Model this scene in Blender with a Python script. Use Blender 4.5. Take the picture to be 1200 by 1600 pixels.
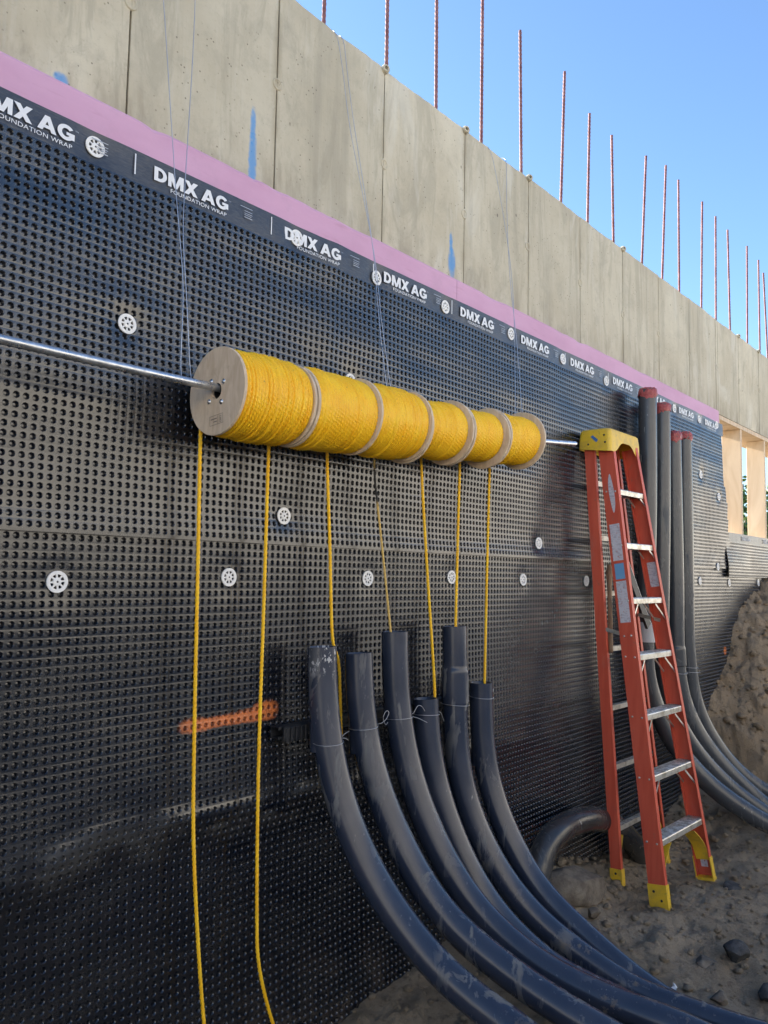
import bpy, math, random
import numpy as np
from mathutils import Vector, Matrix

for o in list(bpy.data.objects): bpy.data.objects.remove(o)
SC = bpy.context.scene
COL = SC.collection
rng = np.random.default_rng(7)
random.seed(7)
V = np.array

# ------------------------------------------------------------------ camera
CAM = V([0.0, -2.1, 1.70])
yaw, pitch, roll = 0.718742, 0.0799838, 0.0180585
F = V([math.cos(yaw)*math.cos(pitch), math.sin(yaw)*math.cos(pitch), math.sin(pitch)])
R = np.cross(F, [0, 0, 1]); R /= np.linalg.norm(R); U = np.cross(R, F)
R2 = R*math.cos(roll)+U*math.sin(roll); U2 = -R*math.sin(roll)+U*math.cos(roll)
cd = bpy.data.cameras.new('camera'); cam = bpy.data.objects.new('camera', cd); COL.objects.link(cam)
cd.sensor_fit = 'HORIZONTAL'; cd.sensor_width = 36.0; cd.lens = 36.0*1224.65/1200.0
cd.clip_start = 0.05; cd.clip_end = 2000
cam.matrix_world = Matrix(((R2[0], U2[0], -F[0], CAM[0]), (R2[1], U2[1], -F[1], CAM[1]), (R2[2], U2[2], -F[2], CAM[2]), (0, 0, 0, 1)))
SC.camera = cam

# ------------------------------------------------------------------ sky, sun, exposure
SUN = Vector((-0.06, 0.92, 0.36)).normalized()
w = bpy.data.worlds.new('World'); SC.world = w; w.use_nodes = True
wn = w.node_tree.nodes; bg = wn['Background']
sky = wn.new('ShaderNodeTexSky'); sky.sky_type = 'NISHITA'; sky.sun_disc = False
sky.sun_elevation = math.asin(SUN.z); sky.sun_rotation = math.atan2(SUN.x, SUN.y)
sky.altitude = 300; sky.air_density = 1.0; sky.dust_density = .5; sky.ozone_density = 4.0
w.node_tree.links.new(sky.outputs[0], bg.inputs[0]); bg.inputs[1].default_value = 0.077
sd = bpy.data.lights.new('sun', 'SUN'); sd.energy = 5.0; sd.angle = math.radians(0.5); sd.color = (1.0, 0.95, 0.87)
sun = bpy.data.objects.new('sun', sd); COL.objects.link(sun)
sun.rotation_euler = (-SUN).to_track_quat('-Z', 'Y').to_euler(); sun.location = (-3, 15, 14)
SC.view_settings.view_transform = 'Standard'; SC.view_settings.look = 'None'
SC.view_settings.gamma = 1.0; SC.view_settings.use_curve_mapping = False
SC.view_settings.exposure = 2.28
SC.cycles.use_denoising = True
SC.cycles.max_bounces = 6; SC.cycles.diffuse_bounces = 4; SC.cycles.glossy_bounces = 3

# ------------------------------------------------------------------ noise helpers
_T = np.random.default_rng(99).random((256, 256))
def vnoise(x, y):
    x = np.asarray(x, float); y = np.asarray(y, float)
    xi = np.floor(x).astype(int); yi = np.floor(y).astype(int)
    fx = x-xi; fy = y-yi; fx = fx*fx*(3-2*fx); fy = fy*fy*(3-2*fy)
    a = _T[xi % 256, yi % 256]; b = _T[(xi+1) % 256, yi % 256]; c = _T[xi % 256, (yi+1) % 256]; d = _T[(xi+1) % 256, (yi+1) % 256]
    return (a*(1-fx)+b*fx)*(1-fy)+(c*(1-fx)+d*fx)*fy*1.0
def fbm(x, y, o=4, g=.5):
    s = 0; a = 1; t = 0
    for i in range(o):
        s = s+a*(vnoise(x*2**i+17.3*i, y*2**i+5.1*i)-.5); t += a; a *= g
    return s/t*2
def sstep(a, b, x):
    t = np.clip((np.asarray(x, float)-a)/(b-a), 0, 1); return t*t*(3-2*t)

# ------------------------------------------------------------------ object helpers
class MB:
    def __init__(s): s.v = []; s.f = []; s.n = 0
    def add(s, v, f):
        v = np.asarray(v, float).reshape(-1, 3); s.v.append(v)
        s.f += [tuple(int(i)+s.n for i in q) for q in f]; s.n += len(v); return s
    def box(s, c, size, M=None):
        h = np.asarray(size, float)/2
        v = V([[x, y, z] for x in (-h[0], h[0]) for y in (-h[1], h[1]) for z in (-h[2], h[2])])
        if M is not None: v = v@np.asarray(M).T
        return s.add(v+np.asarray(c), [(0, 1, 3, 2), (4, 6, 7, 5), (0, 4, 5, 1), (2, 3, 7, 6), (0, 2, 6, 4), (1, 5, 7, 3)])
    def cbox(s, lo, hi, b=.004):
        """box with chamfered edges"""
        lo = V(lo, dtype=float) if not isinstance(lo, np.ndarray) else lo; hi = V(hi, dtype=float)
        import itertools
        pts = {}; vs = []
        for sx, sy, sz in itertools.product((0, 1), repeat=3):
            for ax in range(3):
                p = V([(lo, hi)[q][k] for k, q in enumerate((sx, sy, sz))], dtype=float)
                sg = [1 if q == 0 else -1 for q in (sx, sy, sz)]
                for k in range(3):
                    if k != ax: p[k] += sg[k]*b
                pts[(sx, sy, sz, ax)] = len(vs); vs.append(p)
        fs = []
        g = lambda c, ax: pts[(*c, ax)]
        for ax in range(3):
            o1, o2 = [k for k in range(3) if k != ax]
            for q in (0, 1):
                c = []
                for a, b2 in ((0, 0), (1, 0), (1, 1), (0, 1)):
                    t = [0, 0, 0]; t[ax] = q; t[o1] = a; t[o2] = b2; c.append(g(tuple(t), ax))
                fs.append(tuple(c))
            for a in (0, 1):
                for b2 in (0, 1):
                    t0 = [0, 0, 0]; t0[o1] = a; t0[o2] = b2; t1 = list(t0); t1[ax] = 1
                    fs.append((g(tuple(t0), o1), g(tuple(t1), o1), g(tuple(t1), o2), g(tuple(t0), o2)))
        for c in itertools.product((0, 1), repeat=3): fs.append((g(c, 0), g(c, 1), g(c, 2)))
        return s.add(vs, fs)
    def tube(s, path, r, n=10, caps=True):
        P = np.asarray(path, float); m = len(P); r = np.broadcast_to(np.asarray(r, float), (m,))
        T = np.gradient(P, axis=0); T /= np.linalg.norm(T, axis=1)[:, None]+1e-12
        u = np.cross(T[0], [0.31, .95, .12]); u /= np.linalg.norm(u)
        vs = []
        a = np.arange(n)*2*np.pi/n
        for i in range(m):
            u = u-T[i]*(u@T[i]); u /= np.linalg.norm(u); w2 = np.cross(T[i], u)
            vs.append(P[i]+r[i]*(np.cos(a)[:, None]*u+np.sin(a)[:, None]*w2))
        fs = [(i*n+j, i*n+(j+1) % n, (i+1)*n+(j+1) % n, (i+1)*n+j) for i in range(m-1) for j in range(n)]
        if caps: fs += [tuple(range(n))[::-1], tuple(range((m-1)*n, m*n))]
        return s.add(np.concatenate(vs), fs)
    def lathe(s, prof, c, axis, n=32, closed=False):
        """prof: (radius, offset along axis)"""
        ax = np.asarray(axis, float); ax /= np.linalg.norm(ax)
        u = np.cross(ax, [.2, .3, .93]); u /= np.linalg.norm(u); w2 = np.cross(ax, u)
        a = np.arange(n)*2*np.pi/n
        ring = np.cos(a)[:, None]*u+np.sin(a)[:, None]*w2
        vs = [np.asarray(c)+ring*p[0]+ax*p[1] for p in prof]; m = len(prof)
        fs = [(i*n+j, i*n+(j+1) % n, ((i+1) % m)*n+(j+1) % n, ((i+1) % m)*n+j) for i in range(m if closed else m-1) for j in range(n)]
        return s.add(np.concatenate(vs), fs)
    def extrude(s, prof, p0, p1, a, b, closed=True, caps=True):
        """2-D profile (coordinates along a and b) swept from p0 to p1"""
        prof = np.asarray(prof, float); a = np.asarray(a, float); b = np.asarray(b, float); n = len(prof)
        o = prof[:, :1]*a+prof[:, 1:]*b
        v = np.concatenate([np.asarray(p0)+o, np.asarray(p1)+o])
        fs = [(j, (j+1) % n, n+(j+1) % n, n+j) for j in range(n if closed else n-1)]
        if caps: fs += [tuple(range(n))[::-1], tuple(range(n, 2*n))]
        return s.add(v, fs)
    def build(s, name, mat, parent=None, smooth=False, org=None):
        return mesh_obj(name, np.concatenate(s.v), s.f, mat, parent, smooth, org)

def mesh_data(name, v, f, mat, smooth=False):
    me = bpy.data.meshes.new(name)
    me.from_pydata([tuple(q) for q in np.asarray(v, float)], [], f)
    if smooth is True: me.polygons.foreach_set('use_smooth', [True]*len(me.polygons))
    if mat: me.materials.append(mat)
    me.update()
    if smooth == 'auto':
        me.polygons.foreach_set('use_smooth', [True]*len(me.polygons)); me.set_sharp_from_angle(angle=math.radians(38))
    return me
def ploc(parent):
    p = V([0., 0., 0.])
    while parent is not None: p = p+V(parent.location); parent = parent.parent
    return p
def mesh_obj(name, v, f, mat, parent=None, smooth=False, org=None):
    """verts in world coordinates; parents are never rotated, so an offset is enough"""
    v = np.asarray(v, float)
    if org is None: org = ploc(parent) if parent is not None else V([0., 0., 0.])
    org = np.asarray(org, float)
    o = bpy.data.objects.new(name, mesh_data(name, v-org, f, mat, smooth)); COL.objects.link(o)
    o.parent = parent; o.location = Vector(org-(ploc(parent) if parent is not None else 0)); return o
def tag(o, label=None, cat=None, group=None, kind=None):
    if label: o['label'] = label
    if cat: o['category'] = cat
    if group: o['group'] = group
    if kind: o['kind'] = kind
    return o
def thing(name, loc, label, cat, group=None):
    o = bpy.data.objects.new(name, None); COL.objects.link(o); o.location = loc; o.empty_display_size = .1
    return tag(o, label, cat, group)
def data_obj(name, me, loc, parent=None):
    """object that shares mesh data, placed at a world location"""
    o = bpy.data.objects.new(name, me); COL.objects.link(o); o.parent = parent
    o.location = Vector(V(loc, dtype=float)-(ploc(parent) if parent is not None else 0)); return o
def spline(pts, n=12):
    """Catmull-Rom through pts"""
    P = np.asarray(pts, float); P = np.vstack([2*P[0]-P[1], P, 2*P[-1]-P[-2]]); out = []
    for i in range(1, len(P)-2):
        for t in np.linspace(0, 1, n, endpoint=False):
            a, b, c, d = P[i-1:i+3]
            out.append(.5*(2*b+(c-a)*t+(2*a-5*b+4*c-d)*t*t+(3*b-a-3*c+d)*t**3))
    out.append(P[-2]); return V(out)
def resample(P, step):
    P = np.asarray(P); L = np.concatenate([[0], np.cumsum(np.linalg.norm(np.diff(P, axis=0), axis=1))])
    t = np.linspace(0, L[-1], max(3, int(L[-1]/step)+1)); return np.stack([np.interp(t, L, P[:, k]) for k in range(3)], 1)
def smooth_path(P, it):
    P = P.copy()
    for _ in range(it): P[1:-1] = .25*P[:-2]+.5*P[1:-1]+.25*P[2:]
    return P

# ------------------------------------------------------------------ materials
class MT:
    def __init__(s, name, col=(.5, .5, .5), rough=.6, metal=0., spec=.5):
        s.m = bpy.data.materials.new(name); s.m.use_nodes = True; s.nt = s.m.node_tree; s.b = s.nt.nodes['Principled BSDF']
        s.b.inputs['Base Color'].default_value = (*col, 1); s.b.inputs['Roughness'].default_value = rough
        s.b.inputs['Metallic'].default_value = metal; s.b.inputs['Specular IOR Level'].default_value = spec
        s._p = None
    def n(s, t, **k):
        q = s.nt.nodes.new(t)
        for a, b in k.items(): setattr(q, a, b)
        return q
    def l(s, a, b): s.nt.links.new(a, b)
    def set(s, sock, val):
        if hasattr(val, 'is_linked') or isinstance(val, bpy.types.NodeSocket): s.l(val, sock)
        elif isinstance(val, (tuple, list)): sock.default_value = (*val, 1) if len(val) == 3 and sock.type == 'RGBA' else val
        else: sock.default_value = val
    def pos(s):
        if s._p is None: s._p = s.n('ShaderNodeNewGeometry').outputs['Position']
        return s._p
    def obj(s): return s.n('ShaderNodeTexCoord').outputs['Object']
    def map(s, vec, scale=(1, 1, 1), loc=(0, 0, 0), rot=(0, 0, 0)):
        q = s.n('ShaderNodeMapping'); s.l(vec, q.inputs[0]); q.inputs['Scale'].default_value = scale; q.inputs['Location'].default_value = loc; q.inputs['Rotation'].default_value = rot
        return q.outputs[0]
    def noise(s, vec, scale=5, det=4, rough=.55, dist=0):
        q = s.n('ShaderNodeTexNoise'); s.l(vec, q.inputs['Vector']); q.inputs['Scale'].default_value = scale; q.inputs['Detail'].default_value = det
        q.inputs['Roughness'].default_value = rough; q.inputs['Distortion'].default_value = dist; return q.outputs['Fac']
    def vor(s, vec, scale=5, feat='F1'):
        q = s.n('ShaderNodeTexVoronoi', feature=feat); s.l(vec, q.inputs['Vector']); q.inputs['Scale'].default_value = scale; return q.outputs['Distance']
    def ramp(s, fac, a, b, lo=0., hi=1.):
        q = s.n('ShaderNodeMapRange', interpolation_type='SMOOTHSTEP'); s.set(q.inputs[0], fac)
        q.inputs[1].default_value = a; q.inputs[2].default_value = b; q.inputs[3].default_value = lo; q.inputs[4].default_value = hi; return q.outputs[0]
    def mix(s, fac, a, b):
        q = s.n('ShaderNodeMix', data_type='RGBA'); s.set(q.inputs[0], fac); s.set(q.inputs[6], a); s.set(q.inputs[7], b); return q.outputs[2]
    def math(s, op, a, b=0., c=0.):
        q = s.n('ShaderNodeMath', operation=op); s.set(q.inputs[0], a); s.set(q.inputs[1], b); s.set(q.inputs[2], c); return q.outputs[0]
    def sep(s, vec):
        q = s.n('ShaderNodeSeparateXYZ'); s.l(vec, q.inputs[0]); return q.outputs
    def blob(s, cx, cz, wx, wz, k=.8, scale=30, soft=.5):
        """patch of paint on a wall round (cx, cz), ragged edge"""
        x, y, z = s.sep(s.pos())
        a = s.math('POWER', s.math('ABSOLUTE', s.math('MULTIPLY', s.math('SUBTRACT', x, cx), 1/wx)), 2.5)
        b = s.math('POWER', s.math('ABSOLUTE', s.math('MULTIPLY', s.math('SUBTRACT', z, cz), 1/wz)), 2.5)
        d = s.math('ADD', s.math('ADD', a, b), s.math('MULTIPLY', s.math('SUBTRACT', s.noise(s.pos(), scale, 4), .5), k*2))
        return s.ramp(d, 1.0-soft/2, 1.0+soft/2, 1, 0)
    def col(s, c): s.set(s.b.inputs['Base Color'], c); return s
    def rough(s, c): s.set(s.b.inputs['Roughness'], c); return s
    def bump(s, h, strength=.3, dist=.01):
        q = s.n('ShaderNodeBump'); s.l(h, q.inputs['Height']); q.inputs['Strength'].default_value = strength; q.inputs['Distance'].default_value = dist
        if s.b.inputs['Normal'].is_linked: s.l(s.b.inputs['Normal'].links[0].from_socket, q.inputs['Normal'])
        s.l(q.outputs[0], s.b.inputs['Normal']); return s

def m_concrete():
    t = MT('concrete', rough=.85, spec=.3); p = t.pos()
    x, y, z = t.sep(p)
    streak = t.noise(t.map(p, (9, 9, .55)), 1.0, 5, .6)
    streak2 = t.noise(t.map(p, (38, 38, 1.4)), 1.0, 4, .6)
    cloud = t.noise(p, 2.2, 6, .62)
    fine = t.noise(p, 60, 5, .7)
    panel = t.n('ShaderNodeTexWhiteNoise', noise_dimensions='1D'); t.l(t.math('FLOOR', t.math('MULTIPLY', t.math('SUBTRACT', x, .01), 1/.6)), panel.inputs['W'])
    c = t.mix(t.ramp(cloud, .3, .72), (.48, .425, .31), (.60, .545, .415))
    c = t.mix(t.math('MULTIPLY', t.ramp(streak, .5, .74), .55), c, (.33, .30, .23))
    c = t.mix(t.math('MULTIPLY', t.ramp(streak2, .56, .72), .22), c, (.62, .59, .49))
    c = t.mix(t.math('MULTIPLY', t.ramp(fine, .54, .72), .32), c, (.28, .25, .185))
    c = t.mix(t.math('MULTIPLY', t.ramp(panel.outputs[0], 0, 1), .16), c, (.30, .275, .21))
    wash = t.math('MULTIPLY', t.ramp(t.noise(t.map(p, (5.5, 5.5, 1.1), (3, 1, 7)), 1.0, 6, .7, 1.5), .5, .62), .45)
    c = t.mix(wash, c, (.33, .30, .225))
    blot = t.math('MULTIPLY', t.ramp(t.noise(p, 7.5, 8, .75, .4), .48, .68), .42)
    c = t.mix(blot, c, (.35, .32, .245))
    pale = t.math('MULTIPLY', t.ramp(t.noise(t.map(p, (3.2, 3.2, .8), (13, 4, 2)), 1.0, 5, .6, .8), .56, .66), .55)
    c = t.mix(pale, c, (.60, .57, .475))
    bigs = t.math('MULTIPLY', t.ramp(t.vor(t.map(p, (1, 1, .75)), 9), .045, .075, 1, 0), t.ramp(t.noise(p, 5.5, 2), .48, .56))
    pin = t.ramp(t.vor(p, 42), .10, .16, 1, 0)
    pin = t.math('MULTIPLY', pin, t.ramp(t.noise(p, 9, 2), .46, .6))
    holes = t.math('MAXIMUM', bigs, pin)
    c = t.mix(t.math('MULTIPLY', holes, .72), c, (.12, .105, .08))
    low = t.math('MULTIPLY', t.ramp(z, 3.05, 3.35, 1, 0), t.ramp(t.noise(t.map(p, (14, 14, 4)), 1, 5, .6), .42, .66))
    c = t.mix(t.math('MULTIPLY', low, .5), c, (.24, .2, .14))
    jd = t.math('ABSOLUTE', t.math('SUBTRACT', t.math('FRACT', t.math('ADD', t.math('MULTIPLY', t.math('SUBTRACT', x, .01), 1/.6), .5)), .5))
    jst = t.math('MULTIPLY', t.ramp(jd, .0, .05, 1, 0), t.ramp(t.noise(t.map(p, (6, 6, 2.5), (5, 2, 1)), 1, 5, .7), .42, .62))
    c = t.mix(t.math('MULTIPLY', jst, .55), c, (.30, .25, .165))
    for a in ((1.707, 3.17, .017, .10), (2.912, 3.18, .026, .062), (1.0, 3.115, .02, .02), (2.905, 3.27, .012, .05), (1.705, 3.30, .012, .06)):
        c = t.mix(t.math('MULTIPLY', t.blob(*a, k=1.1, scale=48, soft=2.0), .8), c, (.06, .27, .58))
    t.col(c)
    t.bump(t.math('ADD', t.math('MULTIPLY', fine, .35), t.math('MULTIPLY', streak2, .5)), .35, .004)
    t.bump(holes, -.9, .006)
    return t.m

def m_membrane(paint=True):
    t = MT('dimpled_membrane', rough=.36, spec=1.0); p = t.pos()
    x, y, z = t.sep(p)
    smear = t.noise(t.map(p, (2.2, 2, 5)), 1, 6, .65)
    scr = t.noise(t.map(p, (2.2, 1, 90)), 1, 4, .6)
    scv = t.noise(t.map(p, (95, 1, 2.0)), 1, 4, .6)
    grit = t.noise(p, 130, 3, .7)
    c = t.mix(t.ramp(smear, .36, .72), (.0045, .0055, .0095), (.012, .0125, .015))
    c = t.mix(t.math('MULTIPLY', t.ramp(scr, .6, .74), .35), c, (.045, .045, .045))
    c = t.mix(t.math('MULTIPLY', t.ramp(scv, .62, .75), t.ramp(z, 1.1, .6, 0, .45)), c, (.08, .08, .08))
    # dried mud left along the fold and in the splash zone
    fold = t.math('MULTIPLY', t.ramp(t.math('ABSOLUTE', t.math('SUBTRACT', z, .92)), .02, .11, 1, 0), t.ramp(t.noise(t.map(p, (5, 3, 9)), 1, 5, .6), .44, .62))
    fold = t.math('MULTIPLY', fold, t.ramp(x, 2.3, 2.9, 1, .15))
    c = t.mix(t.math('MULTIPLY', fold, .30), c, (.13, .13, .125))
    low = t.math('MULTIPLY', t.ramp(z, .45, .05), t.ramp(t.noise(p, 7, 5, .65), .42, .66))
    c = t.mix(t.math('MULTIPLY', low, .35), c, (.16, .13, .10))
    if paint:
        spk = t.ramp(t.noise(p, 150, 4, .7), .36, .5, .45, 1)
        at_ = t.n('ShaderNodeAttribute', attribute_name='pit'); pit = t.ramp(at_.outputs['Fac'], .05, .6, 1, .30)
        for a in ((1.50, 1.220, .055, .021), (1.58, 1.221, .065, .016), (1.66, 1.222, .065, .017), (1.72, 1.225, .055, .021), (1.785, 1.233, .048, .030), (6.52, 1.15, .03, .03)):
            c = t.mix(t.math('MULTIPLY', t.math('MULTIPLY', t.blob(*a, k=.9, scale=40, soft=2.0), t.math('MULTIPLY', pit, spk)), .9), c, (.72, .20, .05))
    t.col(c)
    t.rough(t.ramp(t.math('ADD', t.math('MULTIPLY', smear, .7), t.math('MULTIPLY', grit, .3)), .3, .7, .17, .31))
    t.bump(t.math('ADD', t.math('MULTIPLY', scr, .6), t.math('MULTIPLY', t.noise(p, 26, 3), .6)), .16, .004)
    return t.m

def m_band():
    t = MT('membrane_band', rough=.33, spec=.8); p = t.pos()
    crepe = t.noise(t.map(p, (38, 1, 190)), 1, 4, .6)
    c = t.mix(t.ramp(crepe, .38, .68), (.012, .014, .022), (.040, .040, .042))
    t.col(c); t.bump(crepe, .35, .003); t.bump(t.noise(p, 18, 3), .25, .006); return t.m

def m_foam():
    t = MT('pink_foam', rough=.75, spec=.25); p = t.pos()
    c = t.mix(t.ramp(t.noise(t.map(p, (2, 2, 6)), 1, 5, .6), .3, .7), (.56, .32, .45), (.62, .37, .51))
    c = t.mix(t.math('MULTIPLY', t.ramp(t.noise(t.map(p, (6, 6, 40)), 1, 4), .6, .75), .3), c, (.42, .21, .27))
    c = t.mix(t.math('MULTIPLY', t.ramp(t.noise(p, 5, 6, .7), .52, .7), .22), c, (.40, .27, .34))
    t.col(c).bump(t.noise(p, 90, 3), .12, .002); t.bump(t.noise(p, 9, 3), .15, .01); return t.m

def m_rope():
    t = MT('yellow_rope', rough=.42, spec=.5); p = t.pos()
    c = t.mix(t.ramp(t.noise(p, 14, 5, .65), .3, .75), (.93, .50, .006), (.98, .62, .02))
    c = t.mix(t.math('MULTIPLY', t.ramp(t.noise(t.map(p, (1, 1, 1)), 55, 4, .7), .66, .72), .7), c, (.25, .17, .04))
    t.col(c); t.bump(t.noise(p, 420, 2), .15, .001); return t.m
def m_rope_old():
    t = MT('faded_rope', rough=.6); p = t.pos()
    z = t.sep(p)[2]
    blk = t.math('MULTIPLY', t.ramp(z, 1.96, 1.99), t.ramp(z, 2.13, 2.10))
    c = t.mix(blk, (.66, .44, .12), (.02, .02, .02))
    t.col(c); return t.m

def m_ply(edge=False):
    t = MT('plywood_edge' if edge else 'plywood', rough=.7, spec=.3); p = t.pos()
    grain = t.noise(t.map(p, (1, 8, 2.2)), 4, 6, .62, 1.2)
    c = t.mix(t.ramp(grain, .3, .7), (.53, .41, .285), (.66, .54, .40))
    if edge: c = t.mix(t.ramp(t.noise(t.map(p, (300, 3, 3)), 1, 2), .4, .6), (.40, .29, .20), (.58, .45, .33))
    c = t.mix(t.math('MULTIPLY', t.ramp(t.noise(p, 22, 4), .58, .72), .25), c, (.33, .24, .16))
    t.col(c); t.bump(grain, .1, .002); return t.m

def m_pvc(name='grey_pvc', dark=(.021, .030, .053), light=(.033, .042, .066), dust=.55):
    t = MT(name, rough=.36, spec=.5); p = t.pos()
    c = t.mix(t.ramp(t.noise(p, 6, 4), .35, .7), dark, light)
    drip = t.noise(t.map(p, (16, 16, 3.2)), 1, 5, .62, .6)
    sm = t.math('MULTIPLY', t.ramp(drip, .56, .64), t.ramp(t.noise(p, 3.0, 3), .44, .6))
    c = t.mix(t.math('MULTIPLY', sm, dust), c, (.24, .235, .21))
    sc = t.math('MULTIPLY', t.ramp(t.noise(t.map(p, (60, 60, 12)), 1, 4, .6), .66, .72), t.ramp(t.noise(p, 4.2, 2), .5, .6))
    c = t.mix(t.math('MULTIPLY', sc, .6), c, (.42, .42, .41))
    px_, py_, pz_ = t.sep(p)
    nick = t.math('MULTIPLY', t.math('MULTIPLY', t.ramp(t.noise(t.map(p, (70, 70, 38), (0, 0, 0), (.4, .3, 0)), 1, 3, .6), .57, .61), t.ramp(pz_, 1.33, 1.40)), t.ramp(px_, 1.97, 2.0, 1, .0))
    c = t.mix(t.math('MULTIPLY', nick, .8), c, (.5, .5, .5))
    mud = t.math('MULTIPLY', t.ramp(t.noise(p, 9, 5, .7), .62, .68), t.ramp(t.sep(p)[2], .55, .25))
    c = t.mix(t.math('MULTIPLY', mud, .75), c, (.17, .135, .095))
    t.col(c)
    t.rough(t.ramp(t.math('MAXIMUM', sm, mud), 0, 1, .27, .7))
    t.bump(t.noise(p, 160, 3), .05, .001); return t.m

def m_fibreglass():
    t = MT('orange_fibreglass', rough=.5, spec=.45); p = t.pos()
    c = t.mix(t.ramp(t.noise(t.map(p, (30, 30, 2)), 1, 5, .6), .32, .72), (.55, .078, .04), (.63, .112, .06))
    c = t.mix(t.math('MULTIPLY', t.ramp(t.noise(p, 24, 5, .7), .6, .7), .45), c, (.30, .13, .09))
    c = t.mix(t.math('MULTIPLY', t.ramp(t.noise(t.map(p, (8, 8, 3)), 1, 4, .7), .58, .74), .3), c, (.45, .22, .16))
    t.col(c); t.bump(t.noise(t.map(p, (120, 120, 6)), 1, 3), .12, .001); return t.m
def m_alu():
    t = MT('worn_aluminium', rough=.42, metal=.75); p = t.pos()
    c = t.mix(t.ramp(t.noise(p, 18, 5, .65), .42, .66), (.66, .65, .60), (.40, .37, .31))
    up = t.n('ShaderNodeNewGeometry'); nz = t.sep(up.outputs['Normal'])[2]
    mud = t.math('MULTIPLY', t.ramp(nz, .6, .9), t.ramp(t.noise(p, 30, 5, .7), .44, .58))
    c = t.mix(t.math('MULTIPLY', mud, .8), c, (.14, .12, .095))
    t.col(c); t.set(t.b.inputs['Metallic'], t.ramp(mud, 0, 1, .7, 0)); t.rough(t.ramp(mud, 0, 1, .4, .85)); return t.m
def m_yellow():
    t = MT('yellow_plastic', rough=.45); p = t.pos()
    c = t.mix(t.ramp(t.noise(p, 20, 5, .65), .4, .7), (.78, .50, .03), (.62, .40, .05))
    c = t.mix(t.math('MULTIPLY', t.ramp(t.noise(p, 55, 4, .7), .6, .68), .5), c, (.25, .18, .08))
    t.col(c); return t.m
def m_soil(name='soil', a=(.33, .258, .175), b=(.455, .37, .265)):
    t = MT(name, rough=.95, spec=.15); p = t.pos()
    c = t.mix(t.ramp(t.noise(p, 2.4, 6, .65), .32, .7), a, b)
    c = t.mix(t.math('MULTIPLY', t.ramp(t.noise(p, 26, 5, .7), .5, .72), .55), c, (.085, .066, .046))
    c = t.mix(t.math('MULTIPLY', t.ramp(t.noise(p, 70, 5, .8), .54, .66), .5), c, (.44, .37, .28))
    c = t.mix(t.math('MULTIPLY', t.ramp(t.noise(p, 48, 5, .8), .55, .66), .35), c, (.13, .10, .07))
    t.col(c)
    t.bump(t.noise(p, 30, 8, .78), 1.0, .03); t.bump(t.noise(p, 150, 4, .75), .9, .006); return t.m
def m_wood(name, a, b, sc=(1, 1, 1)):
    t = MT(name, rough=.65, spec=.3); p = t.pos()
    g = t.noise(t.map(p, sc), 1, 5, .6, .8)
    c = t.mix(t.ramp(g, .3, .7), a, b)
    kn = t.ramp(t.vor(t.map(p, (5, 5, 3.4)), 1), .05, .12, 1, 0)
    c = t.mix(t.math('MULTIPLY', kn, .7), c, tuple(q*.45 for q in a)); t.col(c); return t.m
def m_rock(name, a, b):
    t = MT(name, rough=.9, spec=.2); p = t.pos()
    c = t.mix(t.ramp(t.noise(p, 14, 6, .7), .35, .68), a, b)
    t.col(c); t.bump(t.noise(p, 45, 5, .7), .6, .01); return t.m
def m_galv():
    t = MT('galvanised_steel', rough=.3, metal=.9); p = t.pos()
    t.col(t.mix(t.ramp(t.noise(p, 40, 4), .35, .7), (.62, .64, .66), (.46, .47, .48))); t.rough(t.ramp(t.noise(p, 22, 4), .3, .7, .24, .42)); return t.m
def m_rebar():
    t = MT('rusty_rebar', rough=.75, metal=.15); p = t.pos()
    t.col(t.mix(t.ramp(t.noise(p, 16, 4), .35, .68), (.15, .055, .055), (.24, .12, .12))); return t.m
def m_label():
    t = MT('worn_label', rough=.6); p = t.pos()
    ln = t.math('MULTIPLY', t.ramp(t.noise(t.map(p, (40, 40, 260)), 1, 2, .5), .5, .56), t.ramp(t.noise(p, 30, 2), .4, .5))
    c = t.mix(t.math('MULTIPLY', ln, .5), (.60, .57, .60), (.28, .25, .3))
    c = t.mix(t.ramp(t.noise(p, 70, 5, .7), .6, .64), c, (.45, .15, .11)); t.col(c); return t.m

CONC = m_concrete(); MEMB = m_membrane(); BAND = m_band(); FOAM = m_foam(); ROPE = m_rope(); ROPE_OLD = m_rope_old()
PLY = m_ply(); PLYE = m_ply(True); PVC = m_pvc(); PVC2 = m_pvc('tall_grey_pvc', (.047, .052, .059), (.062, .067, .072), .2)
PVC3 = m_pvc('ribbed_black_pipe', (.03, .031, .033), (.05, .05, .05), .3)
ORANGE = m_fibreglass(); ALU = m_alu(); YEL = m_yellow(); SOIL = m_soil(); SOIL2 = m_soil('mound_soil', (.33, .24, .15), (.43, .325, .215))
BOUNCE_SAND = m_soil('bounce_sand', (.46, .425, .365), (.57, .53, .465))  # made paler than the ground soil so the unseen bank bounces more light
STUD = m_wood('spruce_plank', (.53, .39, .25), (.66, .52, .36), (30, 6, 1.6)); OLDWOOD = m_wood('old_wood', (.20, .12, .07), (.30, .20, .12), (40, 40, 4))
ROCK = m_rock('brown_rock', (.11, .09, .07), (.21, .18, .14)); ROCKD = m_rock('dark_rock', (.045, .045, .045), (.10, .10, .10))
GALV = m_galv(); REBAR = m_rebar(); LABEL = m_label()
WHITE = MT('white_plastic', (.78, .77, .74), .45).m
PRINT = MT('white_print', (.74, .75, .76), .55).m; PRINT2 = MT('grey_print', (.40, .42, .46), .55).m
WIRE = MT('tie_wire_steel', (.50, .51, .54), .35, .8).m
BLACK = MT('black_steel', (.018, .019, .022), .45).m
RED = None
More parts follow.
